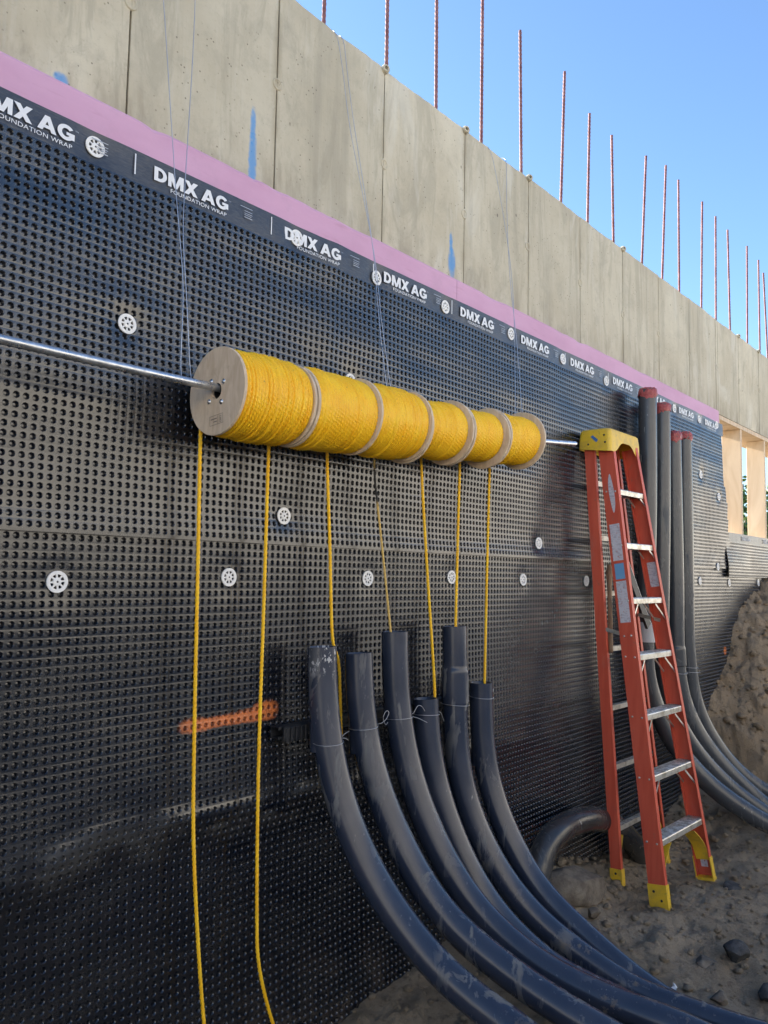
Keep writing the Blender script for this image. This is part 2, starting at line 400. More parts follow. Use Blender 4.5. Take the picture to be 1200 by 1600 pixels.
def m_red():
    t = MT('red_tape', rough=.35); p = t.pos(); n = t.noise(p, 38, 4, .6, 1.0)
    t.col(t.mix(t.ramp(n, .35, .7), (.28, .04, .038), (.42, .085, .075))); t.bump(n, .8, .012); return t.m
RED = m_red()
LGREY = MT('pale_grey_pvc', (.42, .43, .44), .5).m
BLUE = MT('blue_tape', (.05, .16, .42), .5).m; BLUEL = MT('blue_label', (.16, .36, .58), .55).m
PALE_INK = MT('stamp_ink', (.16, .14, .13), .8).m
DKBOARD = MT('black_board', (.03, .03, .03), .5).m

# ------------------------------------------------------------------ ground, bank, mound
def ground_h(x, y):
    x = np.asarray(x, float); y = np.asarray(y, float)
    z = .075+.03*fbm(x*.9, y*.9, 3)+.035*fbm(x*3.1+9, y*3.1, 4, .6)+.030*fbm(x*9, y*9, 4, .65)*(.4+.9*vnoise(x*1.7+3, y*1.7))
    z = z+.05*sstep(-.35, -.02, y)*(1-sstep(4.6, 5.4, x)*.2)
    z = z-.09*(1-sstep(1.9, 2.35, x))*(y < .2)
    z = z+.10*np.exp(-((x-3.65)/.45)**2-((y+.1)/.22)**2)
    z = z-.03*sstep(-.6, -1.2, y)
    z = z+.22*sstep(4.9, 6.1, x)*sstep(-1.4, -.3, y)
    near = sstep(-3.6, -3.0, y)
    bankz = 0*y
    far = sstep(-60, -200, y)
    z = np.where(y < -3.0, z*near+(1-near)*.05, z)
    z = np.where(y < -12, .0, z)
    z = np.where(y > .6, .1+.12*fbm(x*.15, y*.15, 3), z)
    return z
gx = np.concatenate([-np.geomspace(300, .5, 26)+1.5, np.arange(1.05, 7.4, .019), 7.4+np.geomspace(.05, 300, 30)])
gy = np.concatenate([-np.geomspace(300, 1.0, 40)-1.9+.5, np.arange(-2.35, .04, .019), .05+np.geomspace(.1, 300, 26)])
GX, GY = np.meshgrid(gx, gy, indexing='ij'); GZ = ground_h(GX, GY)
n1, n2 = GX.shape; idx = np.arange(n1*n2).reshape(n1, n2)
def grid_obj(name, X, Y, Z, mat, smooth=True):
    n1, n2 = X.shape; idx = np.arange(n1*n2).reshape(n1, n2)
    q = np.stack([idx[:-1, :-1], idx[1:, :-1], idx[1:, 1:], idx[:-1, 1:]], -1).reshape(-1, 4)
    return fast_obj(name, np.stack([X, Y, Z], -1).reshape(-1, 3), q, mat, smooth)
def fast_obj(name, v, quads, mat, smooth=True, parent=None, polys=None):
    """quads (k,4) plus optional second block of n-gons (k,n)"""
    blocks = [quads]+([polys] if polys is not None else [])
    me = bpy.data.meshes.new(name)
    lv = np.concatenate([b.reshape(-1) for b in blocks]).astype(np.int32)
    tot = np.concatenate([np.full(len(b), b.shape[1]) for b in blocks]).astype(np.int32)
    st = np.concatenate([[0], np.cumsum(tot)[:-1]]).astype(np.int32)
    me.vertices.add(len(v)); me.vertices.foreach_set('co', np.asarray(v, np.float32).reshape(-1))
    me.loops.add(len(lv)); me.loops.foreach_set('vertex_index', lv)
    me.polygons.add(len(tot)); me.polygons.foreach_set('loop_start', st); me.polygons.foreach_set('loop_total', tot)
    me.polygons.foreach_set('use_smooth', np.full(len(tot), smooth, dtype=bool))
    me.materials.append(mat); me.update(calc_edges=True); me.validate()
    o = bpy.data.objects.new(name, me); COL.objects.link(o)
    if parent is not None: o.parent = parent; o.location = -Vector(ploc(parent))
    return o
tag(grid_obj('ground', GX, GY, GZ, SOIL), kind='structure')

# unseen opposite bank, added, raised and paled to bounce sunlight onto the wall
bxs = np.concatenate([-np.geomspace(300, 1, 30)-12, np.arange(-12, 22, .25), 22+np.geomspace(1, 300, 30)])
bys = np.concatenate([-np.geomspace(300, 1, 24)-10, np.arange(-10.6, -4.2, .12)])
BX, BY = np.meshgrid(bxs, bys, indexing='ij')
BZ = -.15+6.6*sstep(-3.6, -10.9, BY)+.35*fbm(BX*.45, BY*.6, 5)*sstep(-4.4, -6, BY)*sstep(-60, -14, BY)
tag(grid_obj('unseen_bounce_bank', BX, BY, BZ, BOUNCE_SAND), kind='structure')

def mound_h(x, y):
    wallz = np.interp(x, [5.6, 6.04, 6.10, 6.33, 6.6, 6.86, 7.3, 7.7, 8.5, 10], [.1, .60, .76, .92, 1.16, 1.43, 1.66, 1.76, 1.85, 1.9])
    d = np.clip(-y, 0, 9)
    drop = d*(.62+.35*fbm(x*1.3+3, y*1.3, 3))+.22*sstep(.25, .6, d)
    z = wallz-drop+.13*fbm(x*2.6, y*2.6+4, 4, .6)+.07*fbm(x*8, y*8, 4, .65)
    return np.maximum(z, .12+.05*fbm(x*3, y*3))
mx = np.arange(5.5, 10.2, .017); my = np.arange(-2.2, -.004, .017)
MX, MY = np.meshgrid(mx, my, indexing='ij')
jit = .03*fbm(MX*14, MY*14, 3)
MZ = mound_h(MX, MY)+.022*fbm(MX*22, MY*22, 3, .7)+.012*(rng.random(MX.shape)-.5)
tag(grid_obj('soil_mound', MX+jit*sstep(-.02, -.08, MY), MY, MZ, SOIL2), kind='structure')

# small clods strewn on the ground: too many to count
def ico(r, seed, n=1, rough=.3, squash=(1, 1, 1)):
    t = (1+5**.5)/2
    v = V([(-1, t, 0), (1, t, 0), (-1, -t, 0), (1, -t, 0), (0, -1, t), (0, 1, t), (0, -1, -t), (0, 1, -t), (t, 0, -1), (t, 0, 1), (-t, 0, -1), (-t, 0, 1)], dtype=float)
    f = [(0, 11, 5), (0, 5, 1), (0, 1, 7), (0, 7, 10), (0, 10, 11), (1, 5, 9), (5, 11, 4), (11, 10, 2), (10, 7, 6), (7, 1, 8), (3, 9, 4), (3, 4, 2), (3, 2, 6), (3, 6, 8), (3, 8, 9), (4, 9, 5), (2, 4, 11), (6, 2, 10), (8, 6, 7), (9, 8, 1)]
    v /= np.linalg.norm(v[0]); v = list(v)
    for _ in range(n):
        c = {}; nf = []
        def mid(a, b):
            k = (min(a, b), max(a, b))
            if k not in c: q = v[a]+v[b]; v.append(q/np.linalg.norm(q)); c[k] = len(v)-1
            return c[k]
        for a, b, d in f:
            x, y, z = mid(a, b), mid(b, d), mid(d, a); nf += [(a, x, z), (b, y, x), (d, z, y), (x, y, z)]
        f = nf
    v = V(v); g = np.random.default_rng(seed)
    # cut by random planes for an angular stone
    for _ in range(9):
        d = g.normal(size=3); d /= np.linalg.norm(d); k = .5+.36*g.random()
        s = v@d; over = s > k; v[over] -= np.outer(s[over]-k, d)
    v = v*(1+rough*.3*(g.random(len(v))[:, None]-.5))
    return v*r*V(squash), f
cb = MB(); cm = MB()
for i in range(3800):
    x = 2.2+4.2*rng.random(); y = -1.75+1.72*rng.random()**.8
    if i > 2600: x = 5.8+2.2*rng.random(); y = -1.2*rng.random()
    r = .004+.013*rng.random()**3
    if i > 3500: r = .014+.035*rng.random()**2
    if 130 <= i < 420: r = .010+.016*rng.random()
    if i < 130: x = 3.2+2.6*rng.random(); y = -.02-.45*rng.random()**1.5; r = .012+.03*rng.random()**2
    v, f = ico(r, i, 0, .6, (1, .8+.4*rng.random(), .7)); a = rng.random()*6.28
    M = V([[math.cos(a), -math.sin(a), 0], [math.sin(a), math.cos(a), 0], [0, 0, 1]])
    (cb if i <= 2600 else cm).add(v@M.T+V([x, y, (float(ground_h(x, y)) if i <= 2600 else max(float(mound_h(x, y)), float(ground_h(x, y))))+r*.3]), f)
tag(cm.build('mound_clods', SOIL2, None, True), 'loose sandy crumbs lying on the slope of the soil mound', 'soil', kind='stuff')
tag(cb.build('soil_clods', SOIL, None, True), 'small loose clods of soil strewn over the ground', 'soil', kind='stuff')

# ------------------------------------------------------------------ concrete wall
ZT = 3.89; ZO0 = 2.06; ZO1 = 3.085; XO0 = 6.66; XO1 = 9.6
wall = thing('concrete_wall', (4, .17, 0), 'tall bare concrete foundation wall with vertical form joints and rebar on top', 'wall')
def panel(x0, x1, z0, z1, k, top=True):
    g = np.random.default_rng(k+50); gap = .0034; yf = .05+.0015*(g.random()-.5)
    nx = 16; xs = np.linspace(x0+gap, x1-gap, nx); b = .005
    zt = z1+(0.010*fbm(xs*9, xs*0+k*.7, 3)-.004 if top else 0*xs)
    rows = [(np.full(nx, z0), yf), (np.full(nx, z0+.3*(z1-z0)), yf), (np.full(nx, z1-.3*(z1-z0)), yf), (zt-b-.012*np.clip(fbm(xs*23, xs*0+3+k, 3), 0, 1)*(1 if top else 0), yf), (zt, yf+b+.004*g.random()), (zt, .30), (np.full(nx, z0), .30)]
    xx = xs.copy(); v = []; 
    for z, y in rows: v.append(np.stack([xx, np.full(nx, y), z], 1))
    v = np.concatenate(v); m = len(rows); f = []
    for i in range(m):
        for j in range(nx-1): f.append((i*nx+j, i*nx+j+1, ((i+1) % m)*nx+j+1, ((i+1) % m)*nx+j))
    f += [tuple(i*nx for i in range(m))[::-1], tuple(i*nx+nx-1 for i in range(m))]
    mesh_obj('panel', v, f, CONC, wall)
for k in range(-14, 22):
    x0 = .01+.6*k; x1 = x0+.6
    if x1 <= XO0+.02 or x0 >= XO1-.02: panel(x0, x1, -.4, ZT, k)
    else:
        if x0 < XO0: panel(x0, XO0, -.4, ZT, k); x0 = XO0
        e = min(x1, XO1)
        panel(x0, e, ZO1, ZT, k); panel(x0, e, -.4, ZO0, k, False)
        if x1 > XO1+.01: panel(XO1, x1, -.4, ZT, k)
# dark core behind the joints
core = MB(); core.box(((-8.3+XO0)/2, .18, 1.7), (XO0-.02+8.3, .2, 4.2)); core.box(((XO0+XO1)/2, .18, (ZO1+ZT)/2), (XO1-XO0, .2, ZT-ZO1-.04)); core.box(((XO0+XO1)/2, .18, .8), (XO1-XO0, .2, 2.3))
core.box(((XO1+13)/2+.01, .18, 1.7), (13-XO1-.02, .2, 4.2))
core.build('wall_core', CONC, wall)
# form-tie marks at the joints and stubs on the top edge
for k in range(0, 17):
    x = 1.21+.6*(k-2); g = np.random.default_rng(k)
    for zz in (3.47+.02*g.normal(),):
        if x > XO0 and zz < ZO1: continue
        mb = MB(); r = .017+.004*g.random()
        mb.lathe([(r+.006, .003), (r+.004, -.003), (r-.001, -.004), (r-.004, .001), (.004, .002), (0.0005, .002)], (x+.004*g.normal(), .0495, zz), (0, 1, 0), 14)
        mb.build('tie_hole_patch', CONC, wall, True)
    if k in (4, 5, 6, 8, 12, 13, 3):
        mb = MB(); mb.lathe([(.0005, -.03), (.014, -.03), (.018, -.024), (.019, .012), (.015, .018), (.009, .018), (.008, .004), (.0005, .004)], (x, .05, ZT-.012), (-.35, -.9, .05), 14)
        mb.build('form_tie_stub', CONC, wall, 'auto')
# rebar dowels
RB = [(2.18, 2.19, 4.9), (2.59, 2.586, 4.95), (2.97, 2.96, 4.95), (3.37, 3.371, 4.93), (3.784, 3.763, 4.894), (4.239, 4.297, 4.919), (4.60, 4.641, 4.801), (5.004, 4.982, 4.799), (5.458, 5.569, 4.907), (5.844, 5.96, 4.996), (6.216, 6.231, 4.984), (6.715, 6.784, 5.01), (7.088, 7.13, 5.004), (7.491, 7.466, 4.996), (7.994, 8.052, 5.039), (8.417, 8.435, 5.018), (8.714, 8.609, 4.929), (9.1, 9.12, 5.0), (1.78, 1.79, 4.9), (1.38, 1.37, 4.92), (.98, 1.0, 4.9)]
for xb, xt, zt in RB:
    t = np.arange(0, zt-ZT+.06, .0065); n = len(t)
    q = t/(zt-ZT); pth = np.stack([xb+(xt-xb)*q, np.full(n, .2), ZT-.06+t], 1)
    r = .0082+.0014*((np.arange(n) % 4) < 2)
    mb = MB(); mb.tube(pth, r, 7); mb.build('rebar_dowel', REBAR, wall, True)

# ------------------------------------------------------------------ pink foam insulation
foam = thing('foam_insulation', (3.5, .025, 0), 'pink rigid foam insulation strip fixed to the concrete above the black membrane', 'insulation')
ZF = 3.0816
edges = [-4.43, -1.99, .447, 2.888, 5.325, 6.517]
for a, b in zip(edges[:-1], edges[1:]):
    n = int((b-a)/.02); xs = np.linspace(a+.0012, b-.0012, n)
    chip = .018*np.clip(fbm(xs*4.1, xs*0+2, 4)-.25, 0, 1)*2+.012*np.exp(-((xs-1.28)/.028)**2)+.010*np.exp(-((xs-1.675)/.02)**2)
    rows = []
    yf = .0+.001*rng.random()
    rows = [(xs*0+.0, yf), (ZF-.008-chip, yf), (ZF-chip*.6+xs*0, yf+.006), (ZF-chip*.3, .0485), (xs*0, .0485)]
    v = np.concatenate([np.stack([xs, xs*0+y, z], 1) for z, y in rows]); m = len(rows); f = []
    for i in range(m):
        for j in range(n-1): f.append((i*n+j, i*n+j+1, ((i+1) % m)*n+j+1, ((i+1) % m)*n+j))
    f += [tuple(i*n for i in range(m))[::-1], tuple(i*n+n-1 for i in range(m))]
    mesh_obj('foam_board', v, f, FOAM, foam)

# ------------------------------------------------------------------ dimpled drainage membrane
PITCH = .026
WASH_UP = [(1.081, 2.924), (1.208, 2.431), (1.846, 1.901), (3.604, 1.879), (1.87, 2.923), (2.311, 2.907), (2.781, 2.915), (3.338, 2.928), (3.878, 2.919), (4.423, 2.904), (5.51, 2.922), (6.01, 2.925), (6.413, 2.945), (6.021, 2.502), (6.386, 2.363), (6.36, 1.81), (2.17, 2.45), (4.95, 2.91)]
WASH_LO = [(1.034, 1.665), (1.616, 1.683), (2.296, 1.685), (2.853, 1.695), (3.465, 1.688), (4.156, 1.686), (4.9, 1.69), (5.989, 1.697), (6.66, 1.686), (7.45, 1.69), (.45, 1.67)]
def off_up(x, z):
    d = -.017-.009*fbm(x*1.7, z*1.2+3, 3)-.009*fbm(x*.7+9, z*3.6, 3)
    d = d-.006*np.exp(-((z-1.80)/.06)**2)*(.6+.8*vnoise(x*2.1, x*0+1))
    d = d-.012*np.exp(-((x-2.02-.1*(z-2.4))/.05)**2)*sstep(2.1, 2.5, z)*.5
    d = d-.020*sstep(5.9, 6.7, x)*sstep(2.9, 2.3, z)*(.6+.4*np.sin(z*9))
    for a, b in WASH_UP: d = d+.009*np.exp(-((x-a)**2+(z-b)**2)/.05**2)
    return np.minimum(d, -.0105)
def off_lo(x, z):
    fade = 1-sstep(2.3, 3.6, x)*.75
    zc = np.interp(x, [.0, .85, 1.0, 1.2, 1.45, 1.7, 1.95, 2.4, 3.5], [.84, .86, .885, .955, .93, .915, .925, .9, .9])+.02*fbm(x*3.5, x*0+8, 2)
    d = -.0105-.004*(fbm(x*1.5+40, z*1.0, 2)+1)*.5
    up = np.exp(-((z-zc)/.26)**2); dn = np.exp(-((z-zc)/.075)**2)
    d = d-fade*.026*np.where(z > zc, up, dn)
    d = d-fade*.0075*np.exp(-((z-zc-.01)/.028)**2)*sstep(.35, .75, vnoise(x*5.3+5, x*0+2)+.25*vnoise(x*17, x*0+4))
    d = d-.012*(1+fbm(x*2.3+7, z*2.0, 3))*sstep(1.2, .4, z)*.6
    d = d-.02*sstep(.5, .1, z)
    for a, b in WASH_LO: d = d+.006*np.exp(-((x-a)**2+(z-b)**2)/.05**2)
    return np.minimum(d, -.0095)
# unit cell: 8 border points, then rings of 8 (rim, lip, floor)
BORD = V([(-.5, -.5), (0, -.5), (.5, -.5), (.5, 0), (.5, .5), (0, .5), (-.5, .5), (-.5, 0)])
ANG = np.radians([225, 270, 315, 0, 45, 90, 135, 180]); RING = np.stack([np.cos(ANG), np.sin(ANG)], 1)
def dimple_sheet(name, x0, nx, z0, nz, offf, parent, keep=None, deep=1.0):
    i, j = np.meshgrid(np.arange(nx), np.arange(nz), indexing='ij')
    cx = (x0+(i+.5)*PITCH).reshape(-1); cz = (z0+(j+.5)*PITCH).reshape(-1)
    if keep is not None:
        k = keep(cx, cz); cx = cx[k]; cz = cz[k]
    n = len(cx); pts = []; dep = []
    for ring, r, d in ((BORD, PITCH, 0.), (RING, .0098, -.0003), (RING, .0098, -.0003), (RING, .0082, .0016), (RING, .0054, .0092), (RING, .0054, .0092)):
        pts.append(ring*r); dep.append(np.full(8, d))
    pts.append(V([(0, 0)])); dep.append(V([.0078]))
    P = np.concatenate(pts); Dp = np.concatenate(dep); m = len(P)
    X = cx[:, None]+P[None, :, 0]; Z = cz[:, None]+P[None, :, 1]
    Yo = offf(X, Z)+Dp[None]*deep
    v = np.stack([X, Yo, Z], -1).reshape(-1, 3)
    base = (np.arange(n)*m)[:, None]
    q = []
    for r in (0, 2, 3):
        for s in range(8): q.append((r*8+s, r*8+(s+1) % 8, r*8+8+(s+1) % 8, r*8+8+s))
    quads = (base[:, None, :]+V(q)[None]).reshape(-1, 4)
    tr = V([(40+s, 40+(s+1) % 8, 48) for s in range(8)])
    tris = (base[:, None, :]+tr[None]).reshape(-1, 3)
    o = fast_obj(name, v, quads, MEMB, True, parent, tris)
    at_ = o.data.attributes.new('pit', 'FLOAT', 'POINT'); at_.data.foreach_set('value', np.tile(np.clip(Dp/.0092, 0, 1), n).astype(np.float32))
    return o
def flat_sheet(name, x0, x1, z0, z1, offf, mat, parent, push=0., step=.026):
    xs = np.arange(x0, x1+step*.5, step); zs = np.linspace(z0, z1, max(2, int((z1-z0)/.02)+1))
    X, Z = np.meshgrid(xs, zs, indexing='ij'); Yo = offf(X, Z)+push
    n1, n2 = X.shape; idx = np.arange(n1*n2).reshape(n1, n2)
    q = np.stack([idx[:-1, :-1], idx[1:, :-1], idx[1:, 1:], idx[:-1, 1:]], -1).reshape(-1, 4)
    return fast_obj(name, np.stack([X, Yo, Z], -1).reshape(-1, 3), q, mat, True, parent)

ZB = 2.9696
up = thing('drainage_membrane', (3, 0, 1.78), 'upper black dimpled drainage membrane with white lettering along its top band', 'membrane', 'dimpled drainage membranes')
NR = 41; ZU1 = 2.872; ZU0 = ZU1-NR*PITCH
NX = 276; XU0 = -.5
edge = lambda z: np.interp(z, [1.75, 1.80, 1.853, 2.11, 2.469, 2.833, 3], [6.79, 6.76, 6.717, 6.603, 6.53, 6.515, 6.51])
dimple_sheet('dimple_field', XU0, NX, ZU0, NR, off_up, up, lambda x, z: x < edge(z))
flat_sheet('printed_band', XU0, 6.55, ZU1, ZB, off_up, BAND, up)
flat_sheet('bottom_hem', XU0, 6.79, ZU0-.007, ZU0, off_up, MEMB, up)
lo = thing('drainage_membrane', (3, 0, 0), 'lower black dimpled membrane reaching down to the soil, creased and marked with orange paint', 'membrane', 'dimpled drainage membranes')
dimple_sheet('dimple_field', -.5, 318, ZU0+.02-71*PITCH, 71, lambda x, z: off_lo(x, z)*1.0+.0, lo)
rt = thing('drainage_membrane', (8, 0, 1.78), 'short black dimpled membrane with blue band under the timber window opening', 'membrane', 'dimpled drainage membranes')
off_rt = lambda x, z: -.016-.012*(1+fbm(x*2.2, z*3, 3))*.7-.02*sstep(2.0, 1.8, z)*(.5+.5*np.sin(x*5))
dimple_sheet('dimple_field', 6.56, 117, 2.02-11*PITCH, 11, off_rt, rt)
flat_sheet('printed_band', 6.56, 6.56+117*PITCH, 2.02, 2.095, off_rt, BAND, rt)

# printed lettering
def text_mesh(body, size, bold, sx=1.0):
    cu = bpy.data.curves.new('lettering', 'FONT'); cu.body = body; cu.size = size; cu.offset = bold; cu.resolution_u = 4; cu.space_character = 1.04
    o = bpy.data.objects.new('lettering_source', cu); COL.objects.link(o)
    dg = bpy.context.evaluated_depsgraph_get(); me = bpy.data.meshes.new_from_object(o.evaluated_get(dg))
    bpy.data.objects.remove(o); bpy.data.curves.remove(cu)
    n = len(me.vertices); co = np.empty(n*3, np.float32); me.vertices.foreach_get('co', co); co = co.reshape(-1, 3)
    co = np.stack([co[:, 0]*sx, co[:, 2]*0, co[:, 1]], 1); co[:, 0] -= co[:, 0].min(); co[:, 2] -= co[:, 2].min()
    me.vertices.foreach_set('co', co.reshape(-1)); me.update(); return me
def fit_text(body, w, h, bold, mat):
    me = text_mesh(body, .05, bold); n = len(me.vertices); co = np.empty(n*3, np.float32); me.vertices.foreach_get('co', co); co = co.reshape(-1, 3)
    co[:, 0] *= w/co[:, 0].max(); co[:, 2] *= h/co[:, 2].max(); me.vertices.foreach_set('co', co.reshape(-1)); me.materials.clear(); me.materials.append(mat); me.update(); return me
def block_letters(w, h, mat):
    """heavy sans capitals D M X A G drawn as strokes"""
    mb = MB(); k = [0]; x = [0.]
    def q(pts): k[0] += 1; mb.add([(x[0]+a, -.00015*k[0], b) for a, b in pts], [tuple(range(len(pts)))])
    def strip(o, i):
        k[0] += 1; n = len(o); mb.add([(x[0]+a, -.00015*k[0], b) for a, b in o]+[(x[0]+a, -.00015*k[0], b) for a, b in i], [(j, j+1, n+j+1, n+j) for j in range(n-1)])
    A = np.radians(np.linspace(90, -90, 15))
    q([(0, 0), (.27, 0), (.27, 1), (0, 1)])
    strip([(.26, 1), (.36, 1)]+[(.36+.52*math.cos(a), .5+.5*math.sin(a)) for a in A]+[(.26, 0)], [(.26, .78), (.36, .78)]+[(.36+.25*math.cos(a), .5+.28*math.sin(a)) for a in A]+[(.26, .22)])
    x[0] += .97
    q([(0, 0), (.25, 0), (.25, 1), (0, 1)]); q([(.87, 0), (1.12, 0), (1.12, 1), (.87, 1)]); q([(.02, 1), (.33, 1), (.67, 0), (.45, 0)]); q([(1.10, 1), (.79, 1), (.45, 0), (.67, 0)])
    x[0] += 1.17
    q([(0, 0), (.33, 0), (1.0, 1), (.67, 1)]); q([(1.0, 0), (.67, 0), (0, 1), (.33, 1)])
    x[0] += 1.28
    q([(0, 0), (.29, 0), (.68, 1), (.40, 1)]); q([(1.08, 0), (.79, 0), (.40, 1), (.68, 1)]); q([(.28, .18), (.80, .18), (.72, .39), (.36, .39)])
    x[0] += 1.12
    B = np.radians(np.linspace(38, 345, 26))
    strip([(.5+.5*math.cos(a), .5+.51*math.sin(a)) for a in B], [(.5+.24*math.cos(a), .5+.27*math.sin(a)) for a in B]); q([(.52, .36), (1.0, .36), (1.0, .55), (.52, .55)]); q([(.76, .13), (1.0, .13), (1.0, .5), (.76, .5)])
    v = np.concatenate(mb.v); v[:, 0] *= w/v[:, 0].max(); v[:, 2] *= h
    return mesh_data('brand_lettering', v, mb.f, mat)
T1 = block_letters(.280, .044, PRINT); T2 = fit_text('FOUNDATION WRAP', .215, .0125, .0001, PRINT); T3 = fit_text('TM', .010, .0045, 0, PRINT2)
T1s = block_letters(.22, .036, PRINT2)
def bars(name, x, z, y, rects, mat, parent):
    mb = MB()
    for (a, b, w2, h2) in rects: mb.add([(x+a, y, z+b), (x+a+w2, y, z+b), (x+a+w2, y, z+b+h2), (x+a, y, z+b+h2)], [(0, 1, 2, 3)])
    return mb.build(name, mat, parent)
for k in range(-3, 10):
    x = 1.205+.5385*k; zb = 2.902
    if x > 6.2: continue
    yb = float(off_up(V([x+.2]), V([2.93]))[0])
    sl = (float(off_up(V([x+.34]), V([2.93]))[0])-float(off_up(V([x+.07]), V([2.93]))[0]))/.27
    def put(name, me, dx, dz):
        o = data_obj(name, me, (x+dx, yb-.004+sl*(dx-.2), zb+dz), up); o.rotation_euler.z = sl; return o
    put('brand_lettering', T1, .068, 0); put('small_lettering', T2, .128, -.019); put('trademark_sign', T3, .350, .036)
    if x+.54 < 6.4:
        bars('fine_print', x+.40, 2.93, yb-.004+sl*.2, [(0, .014, .052, .0022), (.018, .002, .034, .002), (.018, -.006, .034, .002), (.018, -.012, .03, .002), (.018, -.020, .034, .0028)], PRINT2, up)
    bars('print_divider', x, 2.892, yb-.004, [(0, 0, .0042, .064)], PRINT, up)
for k in range(3):
    data_obj('brand_lettering', T1s, (6.95+.62*k, float(off_rt(V([7.05+.62*k]), V([2.06]))[0])-.006, 2.042), rt)

# washers: ring, hub, spokes as one moulded disc, nail head as its piece
wb = MB()
def annulus(mb, r0, r1, y0, y1, n=28):
    mb.lathe([(r0, y0), (r1, y0), (r1, y1), (r0, y1)], (0, 0, 0), (0, -1, 0), n, True)
annulus(wb, .0205, .030, 0, .004); wb.lathe([(.0125, 0), (.0115, .004), (.006, .005), (.0005, .0046)], (0, 0, 0), (0, -1, 0), 20)
for k in range(8):
    a = k*math.pi/4; wb.box((math.cos(a)*.0165, -.0018, math.sin(a)*.0165), (.0095, .0034, .0046), V([[math.cos(a), 0, -math.sin(a)], [0, 1, 0], [math.sin(a), 0, math.cos(a)]]))
WME = mesh_data('fastener_washer', np.concatenate(wb.v), wb.f, WHITE, 'auto')
nb = MB(); nb.lathe([(.0030, 0), (.0027, .001), (.0005, .0014)], (0, 0, 0), (0, -1, 0), 10); NME = mesh_data('nail_head', np.concatenate(nb.v), nb.f, BLACK, True)
for lst, offf, par in ((WASH_UP, off_up, up), (WASH_LO, off_lo, lo)):
    for x, z in lst:
        xs = V([x-.03, x+.03, x, x, x]); zs = V([z, z, z-.03, z+.03, z]); yy = offf(xs, zs)
        o = data_obj('fastener_washer', WME, (x, float(yy.min())-.0015, z), par); o.rotation_euler = (random.uniform(-.05, .05), random.uniform(0, 3), random.uniform(-.05, .05))
        q = bpy.data.objects.new('nail_head', NME); COL.objects.link(q); q.parent = o; q.location = (0, -.0045, 0)

# ------------------------------------------------------------------ steel pipe carrying the spools
AY = -.20
def barz(x): return 2.244+.0195*np.clip(np.asarray(x, float)-.9, 0, 9)**2
bx = np.linspace(-.6, 3.66, 60)
mb = MB(); pth = np.stack([bx, bx*0+AY, barz(bx)], 1)
mb.tube(pth, .0126, 18, False)
e = pth[-1]; mb.lathe([(.0126, 0), (.0105, .0006), (.0105, -.12), (.0004, -.12)], e, (1, 0, .107), 18)
mb.lathe([(.0115, 0), (.0004, .0006)], pth[0], (-1, 0, 0), 16)
o = mb.build('steel_pipe', GALV, None, 'auto', (1.5, AY, 2.25)); tag(o, 'galvanised steel pipe running level through the yellow rope spools', 'pipe')

# ------------------------------------------------------------------ rope spools
FX = [1.400, 1.696, 1.998, 2.290, 2.562, 2.833, 3.136]
RF = .134
RW = [.128, .129, .127, .112, .106, .104]
SLAB = ['largest nearest rope spool showing its plywood face and stamp', 'second full spool of yellow rope from the stamped plywood face', 'third full spool of yellow rope, middle of the row beside a double flange', 'fourth rope spool from the left with a wide plywood rim showing', 'fifth rope spool from the left, between two wide plywood rims', 'farthest last rope spool at the bare right end of the pipe']
def rope_winding(x0, x1, rav, seed, taper):
    g = np.random.default_rng(seed); D = .0125
    nw = int(round((x1-x0)/D)); D = (x1-x0)/nw; na = 210; npw = 6
    # each turn sits a little higher or lower than its neighbour; some turns ride on top
    lift = np.cumsum(g.normal(size=nw)*.0019); lift -= np.linspace(lift[0], lift[-1], nw); lift += .0035*(g.random(nw) < .16)
    lift += .006*np.sin(np.linspace(0, math.pi, nw))*taper
    us = np.arange(nw*npw+1)/npw
    th = np.arange(na)*2*np.pi/na
    Uu, Th = np.meshgrid(us, th, indexing='ij')
    slope = g.normal()*.6; deepg = 1+1.1*(g.random(nw+1) < .2)
    w_ = Uu+slope*np.sin(Th+g.random()*6)*.9           # turns wander a little round the drum
    w_ = np.clip(w_, 0, nw-1e-4); k = np.floor(w_).astype(int); f = w_-k
    r = rav+lift[k]-.0058*deepg[np.clip(np.round(w_), 0, nw).astype(int)]*(np.abs(f-.5)*2)**2.4
    # the lay of the strands
    ph = Th*rav/.0125+f*1.0+k*.37
    r = r+.0021*np.cos(2*np.pi*ph)*(1-(np.abs(f-.5)*2)**2)
    X = x0+Uu*D
    return X, r, Th
